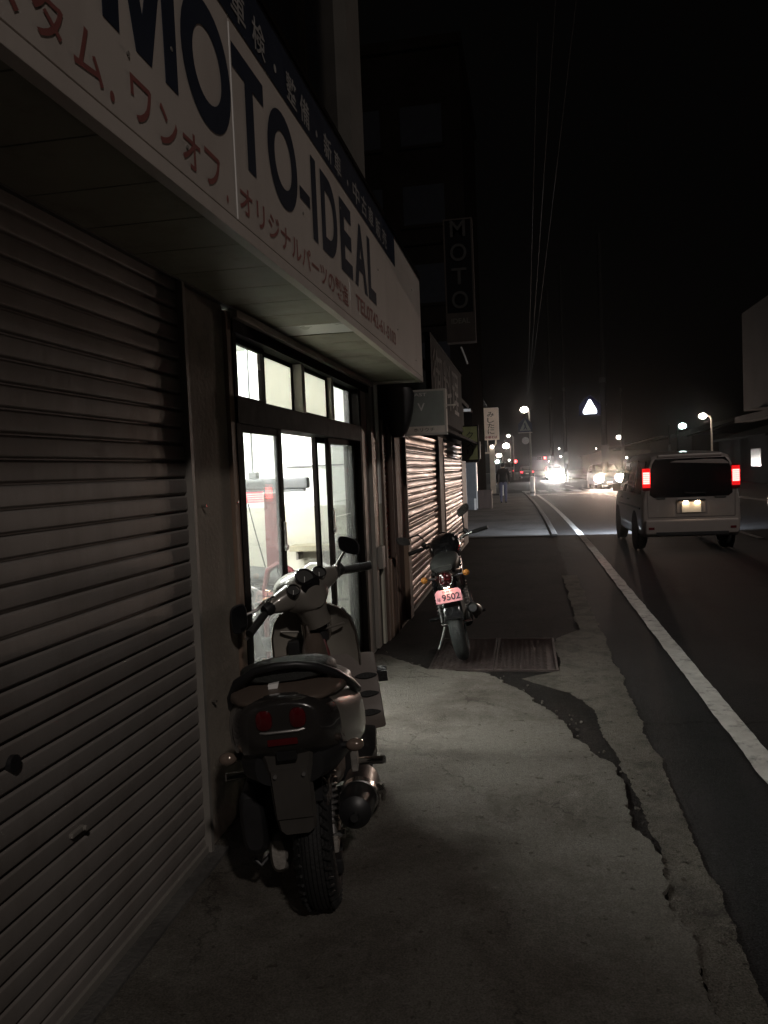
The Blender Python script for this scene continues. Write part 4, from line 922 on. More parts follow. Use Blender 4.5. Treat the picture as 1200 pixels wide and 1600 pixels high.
b = P(NL); b.box((XN - .05, 7.19, 0), (XN - .012, 7.61, .74), .004); b.build('wood_panel', M['wood'], nb)
b = P(NL); b.box((XN - .01, 7.93, .04), (XN + .05, 8.13, .86), .006); b.build('side_board', M['wood'], nb)
b = P(NL); b.cyl((XN - .02, 7.40, .0), (XN - .02, 7.40, 2.3), .028, seg=12); b.build('drain_pipe', M['wall_brown'], nb)
b = P(NL); b.box((-6.5, 7.03, 0), (XN - .21, 16.6, 2.9)); b.box((XN - .21, 7.03, 2.02), (XN - .005, 16.6, 2.9)); b.build('wall', M['dark_wall'], nb, smooth=0)
b = P(NL); b.loft([[(XN - .1, y, 2.12), (XN + .36, y, 1.99), (XN + .36, y, 2.03), (XN - .1, y, 2.24)] for y in (8.2, 16.5)]); b.build('awning', M['dark_wall'], nb, smooth=0)
b = P(NL); b.loft([[(XN + .1, y, 2.86), (-3.8, y, 4.3), (-6.6, y, 2.9), (-6.6, y, 2.8), (-3.8, y, 4.15), (XN + .1, y, 2.78)] for y in (7.03, 16.7)]); b.build('roof', M['dark_wall'], nb, smooth=0)
# painted board above the shutters
t = thing('name_board', 'dark board with worn pale brush writing above the brown shutters', 'sign', (-1.0, 10.9, 2.3))
b = P((-1.0, 10.9, 2.3)); b.box((-1.06, 8.7, 2.16), (-1.0, 12.8, 3.02)); b.build('board', M['sign_dark'], t, smooth=0)
b = P((-1.0, 10.9, 2.3)); b.box((-1.07, 8.66, 2.13), (-.995, 12.84, 2.16)); b.box((-1.07, 8.66, 3.02), (-.995, 12.84, 3.05)); b.build('frame', M['sign_dark'], t, smooth=0)
b = P((-1.0, 10.9, 2.3))
for i, c in enumerate('御料理'):
    text_into(b, c, (-1.0, 8.85 + i * 1.15, 2.34), (0, 1, 0), (0, 0, 1), 1.0, .60, .005, depth=.004)
b.build('lettering', M['sign_faint'], t, smooth=0)

def box_sign(name, label, cat, c, w, h, dep, face, frame, texts, rotz=0., edge=.02, band=None, group=None):
    t = thing(name, label, cat, c, (0, 0, rotz), group)
    b = MB(); b.box((-w / 2 + edge, -dep / 2 + .004, -h / 2 + edge), (w / 2 - edge, dep / 2 - .004, h / 2 - edge)); fc = b.build('face', face, t, smooth=0)
    b = MB()
    for a_, c_ in (((-w / 2, -dep / 2, -h / 2), (w / 2, dep / 2, -h / 2 + edge)), ((-w / 2, -dep / 2, h / 2 - edge), (w / 2, dep / 2, h / 2)), ((-w / 2, -dep / 2, -h / 2 + edge), (-w / 2 + edge, dep / 2, h / 2 - edge)), ((w / 2 - edge, -dep / 2, -h / 2 + edge), (w / 2, dep / 2, h / 2 - edge))): b.box(a_, c_)
    b.build('frame', frame, t, smooth=0)
    if band:
        b = MB(); b.box((-w / 2 + edge, -dep / 2 - .001, band[0]), (w / 2 - edge, -dep / 2 + .003, band[1])); b.build('band', band[2], t, smooth=0)
    for s_, x, z, ww, hh, m_ in texts:
        b = MB(); text_into(b, s_, (x - ww / 2, -dep / 2 - .0035, z - hh / 2), (1, 0, 0), (0, 0, 1), ww, hh, .012, depth=.002); b.build('lettering', m_, t, smooth=0)
    return t
# hanging box sign beside the shop, half hidden by a dark cover
t = box_sign('hanging_sign', 'grey green box sign with a pale lower band hanging over the brown shutters', 'sign', (-.975, 7.6, 2.10), .47, .43, .12, M['sign_grey'], M['alu'],
    [('EAST', -.02, .168, .15, .03, M['sign_pale']), ('V', .0, .05, .07, .075, M['sign_pale']), ('ホリウチ', .02, -.165, .20, .035, M['ink_dark'])], edge=.018, band=(-.197, -.132, M['sign_beige']))
b = MB(); b.tube([(-.235, 0, .1), (-.40, 0, .1)], .012, 8); b.tube([(.235, 0, .06), (.32, .02, .06)], .008, 8); b.build('bracket', M['alu'], t)
b = MB(); b.ball((.24, -.06, -.2), .007); b.ball((.24, -.06, .03), .006); b.build('bolt', M['chrome'], t)
b = MB(); b.loft([[(-.31 + p[0] * 1, p[1], z) for p in sect(hw, .09, 3, 20)] for z, hw in ((.26, .14), (.2, .17), (.05, .15), (-.05, .125), (-.14, .09), (-.2, .05))])
b.x = Matrix()
o = b.build('sign_cover', M['black_plastic'], None); o.location = (-.88, 7.44, 2.07); tag(o, 'black folded cover hanging in front of the grey green box sign', 'cover')
# tall vertical sign with MOTO
t = box_sign('vertical_sign', 'tall dark vertical sign with letters stacked over a pale lower box', 'sign', (-.60, 8.0, 3.40), .285, 1.20, .14, M['sign_dark'], M['sign_faint_box'],
    [('M', 0, .50, .15, .16, M['sign_faint']), ('O', 0, .27, .16, .17, M['sign_faint']), ('T', 0, .04, .15, .16, M['sign_faint']), ('O', 0, -.19, .16, .17, M['sign_faint']), ('IDEAL', 0, -.395, .18, .05, M['ink_dark'])], edge=.016, band=(-.582, -.315, M['sign_faint_box']))
for q in (-.4, .4): b = MB(); b.tube([(-.14, 0, q), (-.8, 0, q)], .02, 8); b.build('bracket', M['dark_alu'], t)
t = box_sign('shop_lantern', 'dull green upright box sign on the brown shutter building', 'sign', (-1.04, 15.0, 2.02), .32, .66, .14, M['sign_green'], M['dark_alu'],
    [('ク', 0, .15, .13, .13, M['ink_dark']), ('ス', 0, -.01, .13, .13, M['ink_dark']), ('リ', 0, -.18, .12, .13, M['ink_dark'])], edge=.022)
b = MB(); b.box((.165, -.05, -.3), (.185, .05, .02)); b.build('side_trim', M['alu'], t, smooth=0)
for q in (-.2, .2): b = MB(); b.tube([(-.16, 0, q), (-.3, 0, q)], .015, 8); b.build('bracket', M['dark_alu'], t)
# tall building behind and its lit gutter
TL = V((-5, 35, 0))
t = thing('tall_building', 'dark six storey building rising behind the brown shutter shop', 'building', TL)
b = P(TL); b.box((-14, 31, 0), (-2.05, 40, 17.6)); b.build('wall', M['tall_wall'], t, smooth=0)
b = P(TL); b.box((-14.1, 30.9, 17.6), (-1.95, 40.1, 18.0)); b.build('parapet', M['tall_wall'], t, smooth=0)
for z in (5.0, 8.0, 11.0, 14.0):
    for x in (-3.6, -6.0, -8.4):
        b = P(TL); b.box((x - .8, 30.985, z), (x + .8, 30.998, z + 1.5)); wf = b.build('window', M['win_dark'], t, smooth=0)
        b = P(TL); b.box((x - .9, 30.93, z - .1), (x + .9, 30.99, z)); b.build('sill', M['tall_wall'], wf, smooth=0)
b = P(TL); b.box((-2.75, 30.3, 3.70), (-2.02, 30.97, 3.78)); b.build('canopy', M['dark_wall'], t, smooth=0)
b = P(TL); b.box((-2.55, 30.26, 3.70), (-2.04, 30.295, 3.80)); b.build('gutter_edge', M['white_paint'], t, smooth=0)
b = P(TL); b.tube([(-2.35, 30.8, 6.2), (-2.2, 30.5, 5.8), (-2.1, 30.4, 5.5)], .035, 6); b.build('bracket', M['alu'], t)
# yard with low wall, cabinet, far pole sign
b = MB(); b.box((-3.6, -.1, 0), (0, .1, .95)); b.box((-3.62, -.12, .95), (.02, .12, 1.02)); o = b.build('low_wall', M['wall_brown'], None, smooth=0); o.location = (-1.35, 30.2, 0); o.scale = (.25, 1, .7); tag(o, 'low dark block wall at the foot of the tall building', 'wall')
t = thing('cabinet', 'upright dark cabinet with bright metal edges on the pavement', 'cabinet', (-2.05, 29.6, .014))
b = MB(); b.box((-.2, -.25, 0), (.2, .25, 1.75), .02); b.build('body', M['grey_metal'], t)
b = MB(); b.box((.17, -.275, .05), (.215, -.252, 1.72), .004); b.box((-.2, -.275, .05), (-.17, -.252, 1.55), .004); b.build('edge_trim', M['white_paint'], t)
b = MB(); b.box((.08, -.272, .0), (.16, -.251, .42)); b.build('foot_panel', M['white_paint'], t, smooth=0)
t = thing('pole_sign', 'cream upright box sign with brown kana on a cream post', 'sign', (-1.9, 44, 0))
b = MB(); b.box((-.42, -.15, 3.05), (.44, .15, 4.80), .03); fc = b.build('sign_box', M['noshitani'], t)
b = MB()
for i, c in enumerate('みしたに'): text_into(b, c, (-.17, -.155, 4.30 - i * .31), (1, 0, 0), (0, 0, 1), .36, .27, .01)
b.build('lettering', M['ink_brown'], fc, smooth=0)
b = MB(); text_into(b, '中華そば', (-.32, -.155, 3.12), (1, 0, 0), (0, 0, 1), .66, .15, .02); b.build('lettering', M['ink_red'], fc, smooth=0)
b = MB(); b.box((-.12, -.1, .1), (.16, .16, 2.75), .03); b.build('post', M['pole_cream'], t)
b = MB(); b.tube([(-.2, 0, 2.3), (-.2, 0, 3.05)], .03, 8); b.tube([(.1, 0, 2.6), (.25, 0, 2.85), (.25, 0, 3.05)], .04, 8); b.tube([(-.6, 0, 2.35), (-.12, 0, 2.35)], .05, 8); b.build('bracket', M['pole_cream'], t)
b = MB(); b.ball((.05, -.16, 2.68), .085); b.build('lamp', M['lamp_small'], t)
b = MB(); b.box((-.3, -.25, 0), (.35, .25, .12), .02); b.build('base', M['kerb'], t)
b = MB(); b.cyl((0, 0, 0), (0, 0, 1.75), .055, .045, 10); b.ball((0, 0, 1.77), .06); o = b.build('gate_post', M['white_paint'], None); o.location = (-1.35, 43.2, .014); tag(o, 'slim white post beside the cream sign post', 'post')
t = thing('bollard', 'stubby white bollard at the kerb corner by the crossing', 'bollard', (.22, 41.2, .014))
b = MB(); b.cyl((0, 0, 0), (0, 0, .95), .12, .11, 14); b.ball((0, 0, .95), .11, (1, 1, .5)); b.build('post', M['white_paint'], t)
b = MB(); b.cyl((0, 0, .12), (0, 0, .22), .124, seg=14); b.build('band', M['grey_metal'], t)
# house rows to close the far left side
for i, (x0, x1, y0, y1, h, lab) in enumerate(((-12, -3.2, 48, 60, 6.2, 'dark house just past the side street behind the cream sign'), (-13, -4.6, 62, 80, 7.5, 'larger dark house behind the one just past the side street'), (-15, -7.6, 84, 120, 6.5, 'most distant dark house on the same side as the shops'))):
    lc = V(((x0 + x1) / 2, (y0 + y1) / 2, 0)); t = thing('house', lab, 'house', lc)
    b = P(lc); b.box((x0, y0, 0), (x1, y1, h)); b.build('wall', M['dark_wall'], t, smooth=0)
    b = P(lc); b.loft([[(x0 - .4, y, h), (lc.x, y, h + 1.8), (x1 + .4, y, h), (x1 + .4, y, h - .12), (lc.x, y, h + 1.6), (x0 - .4, y, h - .12)] for y in (y0 - .3, y1 + .3)]); b.build('roof', M['dark_wall'], t, smooth=0)
    for z in (1.0, 3.6):
        b = P(lc); b.box((x1 - 2.2, y0 - .02, z), (x1 - 1.0, y0 - .002, z + 1.2)); b.build('window', M['win_dark'], t, smooth=0)

# ------------------------------------------------------------------ street lamps, poles, signs, wires
def street_lamp(label, x, y, h, arm, lm, r=.13, pole=True, pm='alu'):
    t = thing('street_lamp', label, 'street lamp', (x, y, 0), group='street lamps along the road')
    b = MB(); b.tube([(0, 0, 0), (0, 0, h * .6), (0, 0, h - .25), (arm * .12, 0, h - .05), (arm * .45, 0, h + .03)], [.075, .06, .05, .045, .04], 10); b.build('pole', M[pm], t)
    b = MB(); b.loft([[(arm * .4 + (arm * .6) * k, p[0], h + .05 + p[1]) for p in sect(.13 * q, .05 * q, 2.5, 14)] for k, q in ((0, .4), (.2, .9), (.7, 1), (1, .6))]); hd = b.build('lamp_head', M[pm], t)
    b = MB(); b.ball((arm * .75, 0, h - .03), r, (1, 1, .75)); b.build('bulb', M[lm], hd)
    return t
street_lamp('tall street lamp over the unlit crossing sign, arm reaching across the pavement', .23, 50, 5.05, -.42, 'lamp_warm', .24)
street_lamp('slimmer street lamp next along the kerb beyond the unlit crossing sign', -1.5, 92, 5.1, -.7, 'lamp_far', .2)
street_lamp('large bright street lamp just below the slimmer one along the kerb', -2.4, 120, 4.7, -.8, 'lamp_warm', .5)
street_lamp('white glowing street lamp second lowest in the row along the kerb', -4.2, 140, 3.6, -.8, 'lamp_warm', .45)
street_lamp('small cool street lamp lowest in the row along the kerb', -4.9, 150, 2.6, -.8, 'lamp_cool', .4)
street_lamp('warm street lamp on a pale cream pole behind the van roof', 11.9, 55, 4.35, -.7, 'lamp_warm', .24, pm='pole_cream')
street_lamp('greenish white street lamp behind the van roof', 11.0, 62, 4.05, .5, 'lamp_cool', .27, pm='pole')
street_lamp('small white street lamp between the glowing triangle sign and the van', 9.7, 84, 4.1, -.6, 'lamp_far', .26, pm='pole')
for x, y, z, r, lab in ((5.15, 62, 2.65, .05, 'tiny white light low between the oncoming cars'), (3.1, 76, 2.3, .09, 'tiny white light above the silver oncoming car'), (2.3, 88, 1.95, .07, 'tiny white light beside the smaller red traffic light'), (3.0, 100, 3.4, .12, 'tiny pale light high over the silver oncoming car, the larger of two'), (3.9, 100, 3.5, .1, 'tiny pale light high over the silver oncoming car, the smaller of two'), (8.3, 70, 1.9, .09, 'tiny light beside the pole above the dark oncoming car'), (-2.6, 118, 2.5, .14, 'tiny pale light beside the larger red traffic light')):
    b = MB(); b.ball((0, 0, 0), r); o = b.build('far_light', M['lamp_far'], None); o.location = (x, y, z); tag(o, lab, 'light', 'small far lights down the street')
def utility_pole(label, x, y, h, r=.16):
    t = thing('utility_pole', label, 'utility pole', (x, y, 0), group='utility poles on the right of the road')
    b = MB(); b.cyl((0, 0, 0), (0, 0, h), r, r * .65, 14); b.build('pole', M['pole'], t)
    b = MB(); b.cyl((0, 0, h * .42), (0, 0, h * .42 + .3), r * 1.02, seg=14); b.build('pole_band', M['black_gap'], t)
    b = MB(); b.box((-r * 1.2, -r * 1.6, 1.6), (r * 1.2, -r, 2.6)); b.build('pole_plate', M['black_gap'], t, smooth=0)
    return t
utility_pole('thick utility pole carrying the glowing triangle sign', 4.55, 49, 15, .19)
utility_pole('utility pole rising just behind the silver oncoming car', 3.35, 72, 19, .17)
utility_pole('most distant utility pole, beyond the silver oncoming car', 2.9, 96, 22, .22)
utility_pole('slim short pole between the glowing triangle sign and the greenish lamp', 7.6, 67, 7.5, .1)
utility_pole('thin low pole beside the warm lamp behind the van', 9.6, 57, 3.95, .07)
# crossing sign, its emission standing in for retroreflected light
t = thing('crossing_sign', 'blue crossing sign hung from the pole, its white triangle given an added glow', 'sign', (3.82, 49.6, 4.95))
b = MB(); b.prism([(-.62, -.5), (.62, -.5), (.62, .15), (0, .72), (-.62, .15)], (0, .05, 0), (1, 0, 0), (0, 0, 1), (0, .14, 0)); b.build('sign_box', M['tri_blue'], t, smooth=0)
b = MB(); b.prism([(-.40, -.36), (-.34, -.42), (.34, -.42), (.40, -.36), (.40, -.22), (.06, .42), (0, .46), (-.06, .42), (-.40, -.22)], (0, .045, 0), (1, 0, 0), (0, 0, 1), (0, -.02, 0)); b.build('triangle', M['tri_white'], t, smooth=0)
b = MB(); b.tube([(.62, .12, .1), (1.0, .1, .1)], .03, 8); b.build('arm', M['grey_metal'], t)
# unlit crossing sign and round sign on the left lamp pole
t = thing('crossing_sign', 'unlit blue crossing sign on the pole of the tall street lamp', 'sign', (-.05, 49.6, 4.05))
b = MB(); b.prism([(-.42, -.42), (.42, -.42), (.42, .1), (0, .5), (-.42, .1)], (0, .02, 0), (1, 0, 0), (0, 0, 1), (0, .03, 0)); b.build('plate', M['sign_blue'], t, smooth=0)
b = MB(); b.prism([(-.34, -.34), (.34, -.34), (0, .36)], (0, .018, 0), (1, 0, 0), (0, 0, 1), (0, -.004, 0)); b.build('triangle', M['sign_grey'], t, smooth=0)
b = MB(); b.ball((-.03, .012, .08), .045, (1, .1, 1)); b.tube([(-.02, .012, .04), (0, .012, -.08)], .04, 6); b.tube([(0, .012, -.08), (-.1, .012, -.28)], .03, 6); b.tube([(0, .012, -.08), (.1, .012, -.28)], .03, 6); b.build('walker', M['sign_blue'], t)
b = MB(); b.box((-.44, 0, -.48), (.44, .02, -.44)); b.build('lower_trim', M['alu'], t, smooth=0)
o = MB().lathe([(0, -.01), (.22, -.01), (.22, .01), (0, .01)], (0, 0, 0), (0, 1, 0), 24).build('round_sign', M['sign_pale'], None); o.location = (-.06, 49.6, 3.1); tag(o, 'small round pale sign under the unlit crossing sign', 'sign')
# traffic signals far away
def signal(label, x, y, z, s=1.):
    t = thing('traffic_signal', label, 'traffic light', (x, y, z), group='far traffic lights showing red')
    b = MB(); b.box((-.6 * s, 0, -.2 * s), (.6 * s, .2, .2 * s), .05); b.build('housing', M['black_plastic'], t)
    b = MB(); b.ball((.4 * s, -.02, 0), .17 * s, (1, .3, 1)); b.build('red_lamp', M['signal_red'], t)
    b = MB()
    for q in (-.4, 0): b.ball((q * s, -.02, 0), .15 * s, (1, .2, 1))
    b.build('dark_lamp', M['black_gloss'], t)
    b = MB(); b.tube([(-.5 * s, .1, 0), (-1.4 * s, .1, .1), (-1.6 * s, .1, -1), (-1.6 * s, .1, -z)], .06, 8); b.build('arm', M['grey_metal'], t)
signal('larger red traffic light low over the distant tail lamps', -2.45, 130, 2.35, 1.5)
signal('smaller red traffic light above the silver oncoming car', 2.1, 118, 2.6, 1.1)
# wires
def wire(name, label, p0, p1, sag, r):
    b = MB(); b.tube([V(p0).lerp(V(p1), i / 24) - V((0, 0, sag * 4 * (i / 24) * (1 - i / 24))) for i in range(25)], r * .45, 6)
    o = b.build(name, M['wire'], None); tag(o, label, 'cable', 'overhead cables along the street'); return o
wire('overhead_cable', 'lowest of the three overhead cables, on the shop side', (.35, 12, 7.9), (.2, 72, 7.8), .35, .013)
wire('overhead_cable', 'overhead cable in the middle of three above the road', (.62, 12, 8.3), (.3, 72, 8.1), .4, .016)
wire('overhead_cable', 'highest of the three overhead cables, over the road', (.95, 12, 8.5), (.4, 72, 8.5), .3, .013)
# right hand building and A-frame sign
RL = V((10, 22, 0))
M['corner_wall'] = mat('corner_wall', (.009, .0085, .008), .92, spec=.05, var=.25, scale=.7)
t = thing('corner_building', 'pale flat roofed building across the road over a dark ground floor', 'building', RL)
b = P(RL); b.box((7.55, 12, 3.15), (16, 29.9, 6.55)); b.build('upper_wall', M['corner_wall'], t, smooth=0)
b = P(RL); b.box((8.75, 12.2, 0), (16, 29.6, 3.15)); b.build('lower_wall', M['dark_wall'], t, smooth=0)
b = P(RL); b.box((7.2, 12, 2.75), (7.74, 29.7, 2.95)); b.build('canopy', M['corner_wall'], t, smooth=0)
for y in (15, 19.5, 24):
    b = P(RL); b.box((7.53, y, 4.0), (7.549, y + 1.8, 5.2)); b.build('window', M['win_dark'], t, smooth=0)
t = thing('sidewalk_sign', 'glowing white A frame sign below the pale flat roofed building', 'sign', (8.28, 28.4, .08))
b = MB(); b.loft([[(-.30, -.3, .1), (.45, -.3, .1), (.45, -.26, .1), (-.30, -.26, .1)], [(-.10, -.05, 2.1), (.36, -.05, 2.1), (.36, -.01, 2.1), (-.10, -.01, 2.1)]]); b.build('panel', M['lit_white'], t, smooth=0)
b = MB(); b.loft([[(-.30, .3, 0), (.45, .3, 0), (.45, .26, 0), (-.30, .26, 0)], [(-.10, .05, 2.1), (.36, .05, 2.1), (.36, .01, 2.1), (-.10, .01, 2.1)]]); b.build('back_panel', M['grey_metal'], t, smooth=0)
for i, (x0, x1, y0, y1, h, lab) in enumerate(((13, 24, 46, 58, 5, 'dark gabled house behind the warm street lamp'), (12, 22, 62, 82, 6, 'dark gabled house behind the greenish street lamp'), (8.6, 20, 90, 130, 5, 'most distant dark house across the road from the shops'))):
    lc = V(((x0 + x1) / 2, (y0 + y1) / 2, 0)); t = thing('house', lab, 'house', lc)
    b = P(lc); b.box((x0, y0, 0), (x1, y1, h * .55)); b.build('wall', M['dark_wall'], t, smooth=0)
    b = P(lc); b.loft([[(x0 - .4, y, h * .55), (lc.x, y, h * .55 + 1.5), (x1 + .4, y, h * .55), (x1 + .4, y, h * .55 - .12), (lc.x, y, h * .55 + 1.3), (x0 - .4, y, h * .55 - .12)] for y in (y0 - .3, y1 + .3)]); b.build('roof', M['dark_wall'], t, smooth=0)
    b = P(lc); b.box((x0 - .02, y0 + 2, 1), (x0 - .002, y0 + 4, 2)); b.build('window', M['win_dark'], t, smooth=0)

# ------------------------------------------------------------------ vehicles
def car_ring(y, zb, zr, hw, belt=.95):
    zm = min(belt, zr - .10); k = 1 - .20 * max(0, (zr - zm)) / .75
    half = [(hw * .90, zb), (hw * .975, zb + .06), (hw, zb + .25), (hw * .995, lerp(zb + .25, zm, .6)), (hw * .97, zm), (lerp(hw * .97, hw * k, .5), lerp(zm, zr, .5)), (hw * k, zr - .09), (hw * (k - .05), zr - .03), (hw * (k - .16), zr), (hw * .3, zr + .015)]
    return [(x, y, z) for x, z in half] + [(-x, y, z) for x, z in half[::-1]]
def car_wheel(root, x, y, r, w=.19):
    wheel(root, 'w', (x, y, r), r, w, .11, spokes=5, hubw=.06)
def vehicle(name, label, cat, loc, rot, st, hw, paint, wb, rW=.31, group=None, belt=.95):
    t = thing(name, label, cat, loc, (0, 0, rot), group)
    b = MB(); b.loft([car_ring(y, zb, zr, hw * k, belt) for y, zb, zr, k in st]); body = b.build('body', M[paint], t, smooth=30)
    for y in wb:
        for s in (-1, 1):
            car_wheel(t, s * (hw - .10), y, rW)
    for y in wb:
        for s in (-1, 1):
            b = MB(); b.lathe([(0, -.004), (rW + .05, -.004), (rW + .05, .004), (0, .004)], (s * (hw * .998), y, rW + .02), (1, 0, 0), 28); b.build('wheel_arch', M['black_gap'], t)
    return t, body
# van: y = 0 at the rear bumper, front at 3.75
VW = .865
st = [(0, .34, 1.50, .94), (.02, .30, 1.58, .97), (.08, .27, 1.63, .995), (.3, .25, 1.66, 1), (1.2, .24, 1.69, 1), (2.1, .24, 1.68, 1), (2.55, .24, 1.60, 1), (3.05, .24, 1.10, .995), (3.15, .25, 1.02, .99), (3.55, .26, .90, .97), (3.72, .30, .78, .90), (3.76, .36, .70, .84)]
van, vb = vehicle('van', 'grey minivan driving away with red tail lamps lit', 'van', (2.64, 13.8, 0), rad(1.0), st, VW, 'van_paint', (.78, 3.02), .31)
van.scale = (.92, 1, 1)
fr = [(-.71, -.006, .98), (-.68, -.006, 1.40), (-.655, -.004, 1.49), (-.60, .012, 1.57), (.60, .012, 1.57), (.655, -.004, 1.49), (.68, -.006, 1.40), (.71, -.006, .98), (.64, -.008, .93), (-.64, -.008, .93)]
b = MB(); b.loft([fr, [(x, y + .03, z) for x, y, z in fr]]); b.build('rear_window', M['car_glass'], van)
for s in (-1, 1):
    b = MB(); b.box((s * .765 - .075, -.03, 1.05), (s * .765 + .07, .10, 1.44), .02); tl = b.build('tail_lamp', M['red_lens'], van)
    b = MB(); b.box((s * .765 - .072, -.036, 1.10), (s * .765 + .067, -.029, 1.42), .003); gl = b.build('lens', M['tail_glow'], tl)
    b = MB()
    for k in range(6): b.box((s * .765 - .060, -.042, 1.165 + k * .033), (s * .765 + .055, -.037, 1.193 + k * .033))
    b.build('lamp_strip', M['tail_hot'], tl, smooth=0)
    # side windows, door seams, mirror
    b = MB(); 
    def sx(y, z): return s * (lerp(VW * .97, VW * (1 - .2 * (1.66 - .95) / .75), (z - .95) / .71) + .006)
    for y0, y1, zt in ((.22, .95, 1.54), (1.03, 1.85, 1.56), (1.93, 2.62, 1.52)):
        e_ = .34 if y1 > 2.5 else 0
        q = [(sx(y0, .99), y0, .99), (sx(y1, .99), y1 + e_ * .6, .99), (sx(y1, zt), y1 - e_ * .5, zt), (sx(y0, zt), y0, zt)]
        b.loft([q, [(p[0] - s * .02, p[1], p[2]) for p in q]])
    b.build('side_window', M['car_glass'], van)
    b = MB(); b.box((s * (VW + .01) - .01, .10, .74), (s * (VW + .01) + .01, 2.75, .77), .004); b.build('side_trim', M['black_plastic'], van)
    b = MB()
    for y in (1.35, 2.2): b.box((s * (VW + .01) - .012, y, .86), (s * (VW + .01) + .014, y + .17, .885), .006)
    b.build('door_handle', M['chrome'], van)
    b = MB(); b.box((s * .93 - .09, 2.55, .98), (s * .93 + .08, 2.66, 1.14), .03); b.build('side_mirror', M['van_paint'], van)
    b = MB(); b.box((s * .62 - .16, 3.70, .62), (s * .62 + .14, 3.79, .76), .02); hl = b.build('headlamp', M['clear_lens'], van)
    b = MB(); b.ball((s * .60, 3.79, .69), .05, (1, .4, 1)); b.build('bulb', M['head_glow'], hl)
b = MB(); b.box((-.80, -.06, .32), (.80, .10, .56), .04); bp = b.build('rear_bumper', M['van_paint'], van)
b = MB(); b.box((-.62, -.07, .30), (.62, -.01, .36), .01); b.build('lower_trim', M['black_plastic'], bp)
for s in (-1, 1): b = MB(); b.box((s * .70 - .05, -.068, .40), (s * .70 + .05, -.058, .44), .004); b.build('reflector', M['red_lens'], bp)
b = MB(); b.box((-.25, -.012, .66), (.25, .02, .86), .01); b.build('plate_recess', M['van_paint'], van)
b = MB(); b.box((-.165, -.030, .675), (.165, -.022, .84), .004); pl = b.build('license_plate', M['plate_lit'], van)
b = MB(); b.box((-.24, -.065, .862), (.24, -.012, .90), .01); gh = b.build('plate_garnish', M['chrome'], van)
for s in (-1, 1):
    b = MB(); b.quad([(s * .10 - .04, -.062, .8605), (s * .10 + .04, -.062, .8605), (s * .10 + .04, -.035, .8605), (s * .10 - .04, -.035, .8605)]); b.build('plate_lamp', M['plate_lamp'], gh, smooth=0)
b = MB(); b.tube([(-.1, -.01, 1.0), (.25, -.03, .99)], .012, 6); b.build('wiper', M['black_plastic'], van)
b = MB(); b.tube([(-.745, -.004, .60), (-.752, -.002, .95), (-.755, .0, 1.2)], .004, 5); b.tube([(.745, -.004, .60), (.752, -.002, .95), (.755, .0, 1.2)], .004, 5); b.tube([(-.745, -.004, .60), (.745, -.004, .60)], .004, 5); b.build('door_seam', M['black_gap'], van)
b = MB(); b.box((-.60, -.012, .90), (-.44, -.001, .93), .003); b.box((.40, -.012, .90), (.60, -.001, .925), .003); b.build('badge', M['chrome'], van)
b = MB(); b.box((-.55, .0, 1.585), (.55, .09, 1.64), .02); sp = b.build('roof_spoiler', M['van_paint'], van)
b = MB(); q = [(-.64, 3.03, 1.08), (.64, 3.03, 1.08), (.58, 2.56, 1.56), (-.58, 2.56, 1.56)]; b.loft([[(x, y + .012, z + .012) for x, y, z in q], [(x, y - .03, z - .03) for x, y, z in q]]); b.build('windscreen', M['car_glass'], van)
for s in (-1, 1):
    spot('headlight_beam', (2.57 + s * .55, 17.68, .70), (2.57 + s * .55 - 1.5, 39, -.6), 760, 174, .25, (.76, .86, 1), .06)
# oncoming cars (front at y = 0 of the local frame, pointing to the camera)
def oncoming(label, loc, rot, paint, hot, zh, half, col, power):
    st = [(0, .36, .66, .82), (.05, .28, .74, .9), (.25, .24, .86, .97), (1.0, .22, .98, 1), (1.25, .22, 1.05, 1), (1.95, .22, 1.44, 1), (2.6, .22, 1.48, 1), (3.4, .22, 1.42, 1), (3.9, .24, 1.02, .98), (4.2, .3, .9, .9)]
    t, body = vehicle('oncoming_car', label, 'car', loc, rot, st, .83, paint, (.75, 3.3), .31, 'oncoming cars with headlamps on')
    q = [(-.62, 1.28, 1.08), (.62, 1.28, 1.08), (.54, 1.93, 1.41), (-.54, 1.93, 1.41)]
    b = MB(); b.loft([[(x, y - .01, z + .014) for x, y, z in q], [(x, y + .02, z - .03) for x, y, z in q]]); b.build('windscreen', M['car_glass'], t)
    b = MB(); b.box((-.42, -.02, .46), (.42, .03, .60), .015); b.build('grille', M['black_plastic'], t)
    b = MB(); b.box((-.165, -.03, .34), (.165, -.021, .44)); b.build('license_plate', M['plate_lit'], t, smooth=0)
    for s in (-1, 1):
        b = MB(); b.loft([[(s * half + p[0] * k, -.06 + o2, zh + p[1] * k) for p in sect(.29, .25, 2.2, 20)] for k, o2 in ((1, .2), (1, .02), (.85, 0))]); hl = b.build('headlamp', M['head_glow'], t)
        b = MB(); b.ball((s * half, -.065, zh), hot, (1, .3, .85)); b.build('bulb', M['head_hot'], hl)
        b = MB(); b.box((s * .9 - .09, 1.3, .98), (s * .9 + .07, 1.4, 1.12), .03); b.build('side_mirror', M[paint], t)
        b = MB(); q = [(s * .80, 1.45, 1.0), (s * .80, 3.3, 1.0), (s * .70, 3.1, 1.36), (s * .70, 2.0, 1.38)]; b.loft([[(x + s * .03, y, z) for x, y, z in q], [(x, y, z) for x, y, z in q]]); b.build('side_window', M['car_glass'], t)
    c = V(loc)
    for s in (-1, 1):
        l_ = spot('headlight_beam', c + V((s * half, -.3, zh)), c + V((s * half - 4.6, -38, -.02)), power, 75, .55, col, .09)
    return t
oncoming('oncoming dark car with glaring warm headlamps beside the van', (4.72, 48.2, 0), rad(3), 'car_dark', .25, .63, .60, (1, .70, .53), 2300)
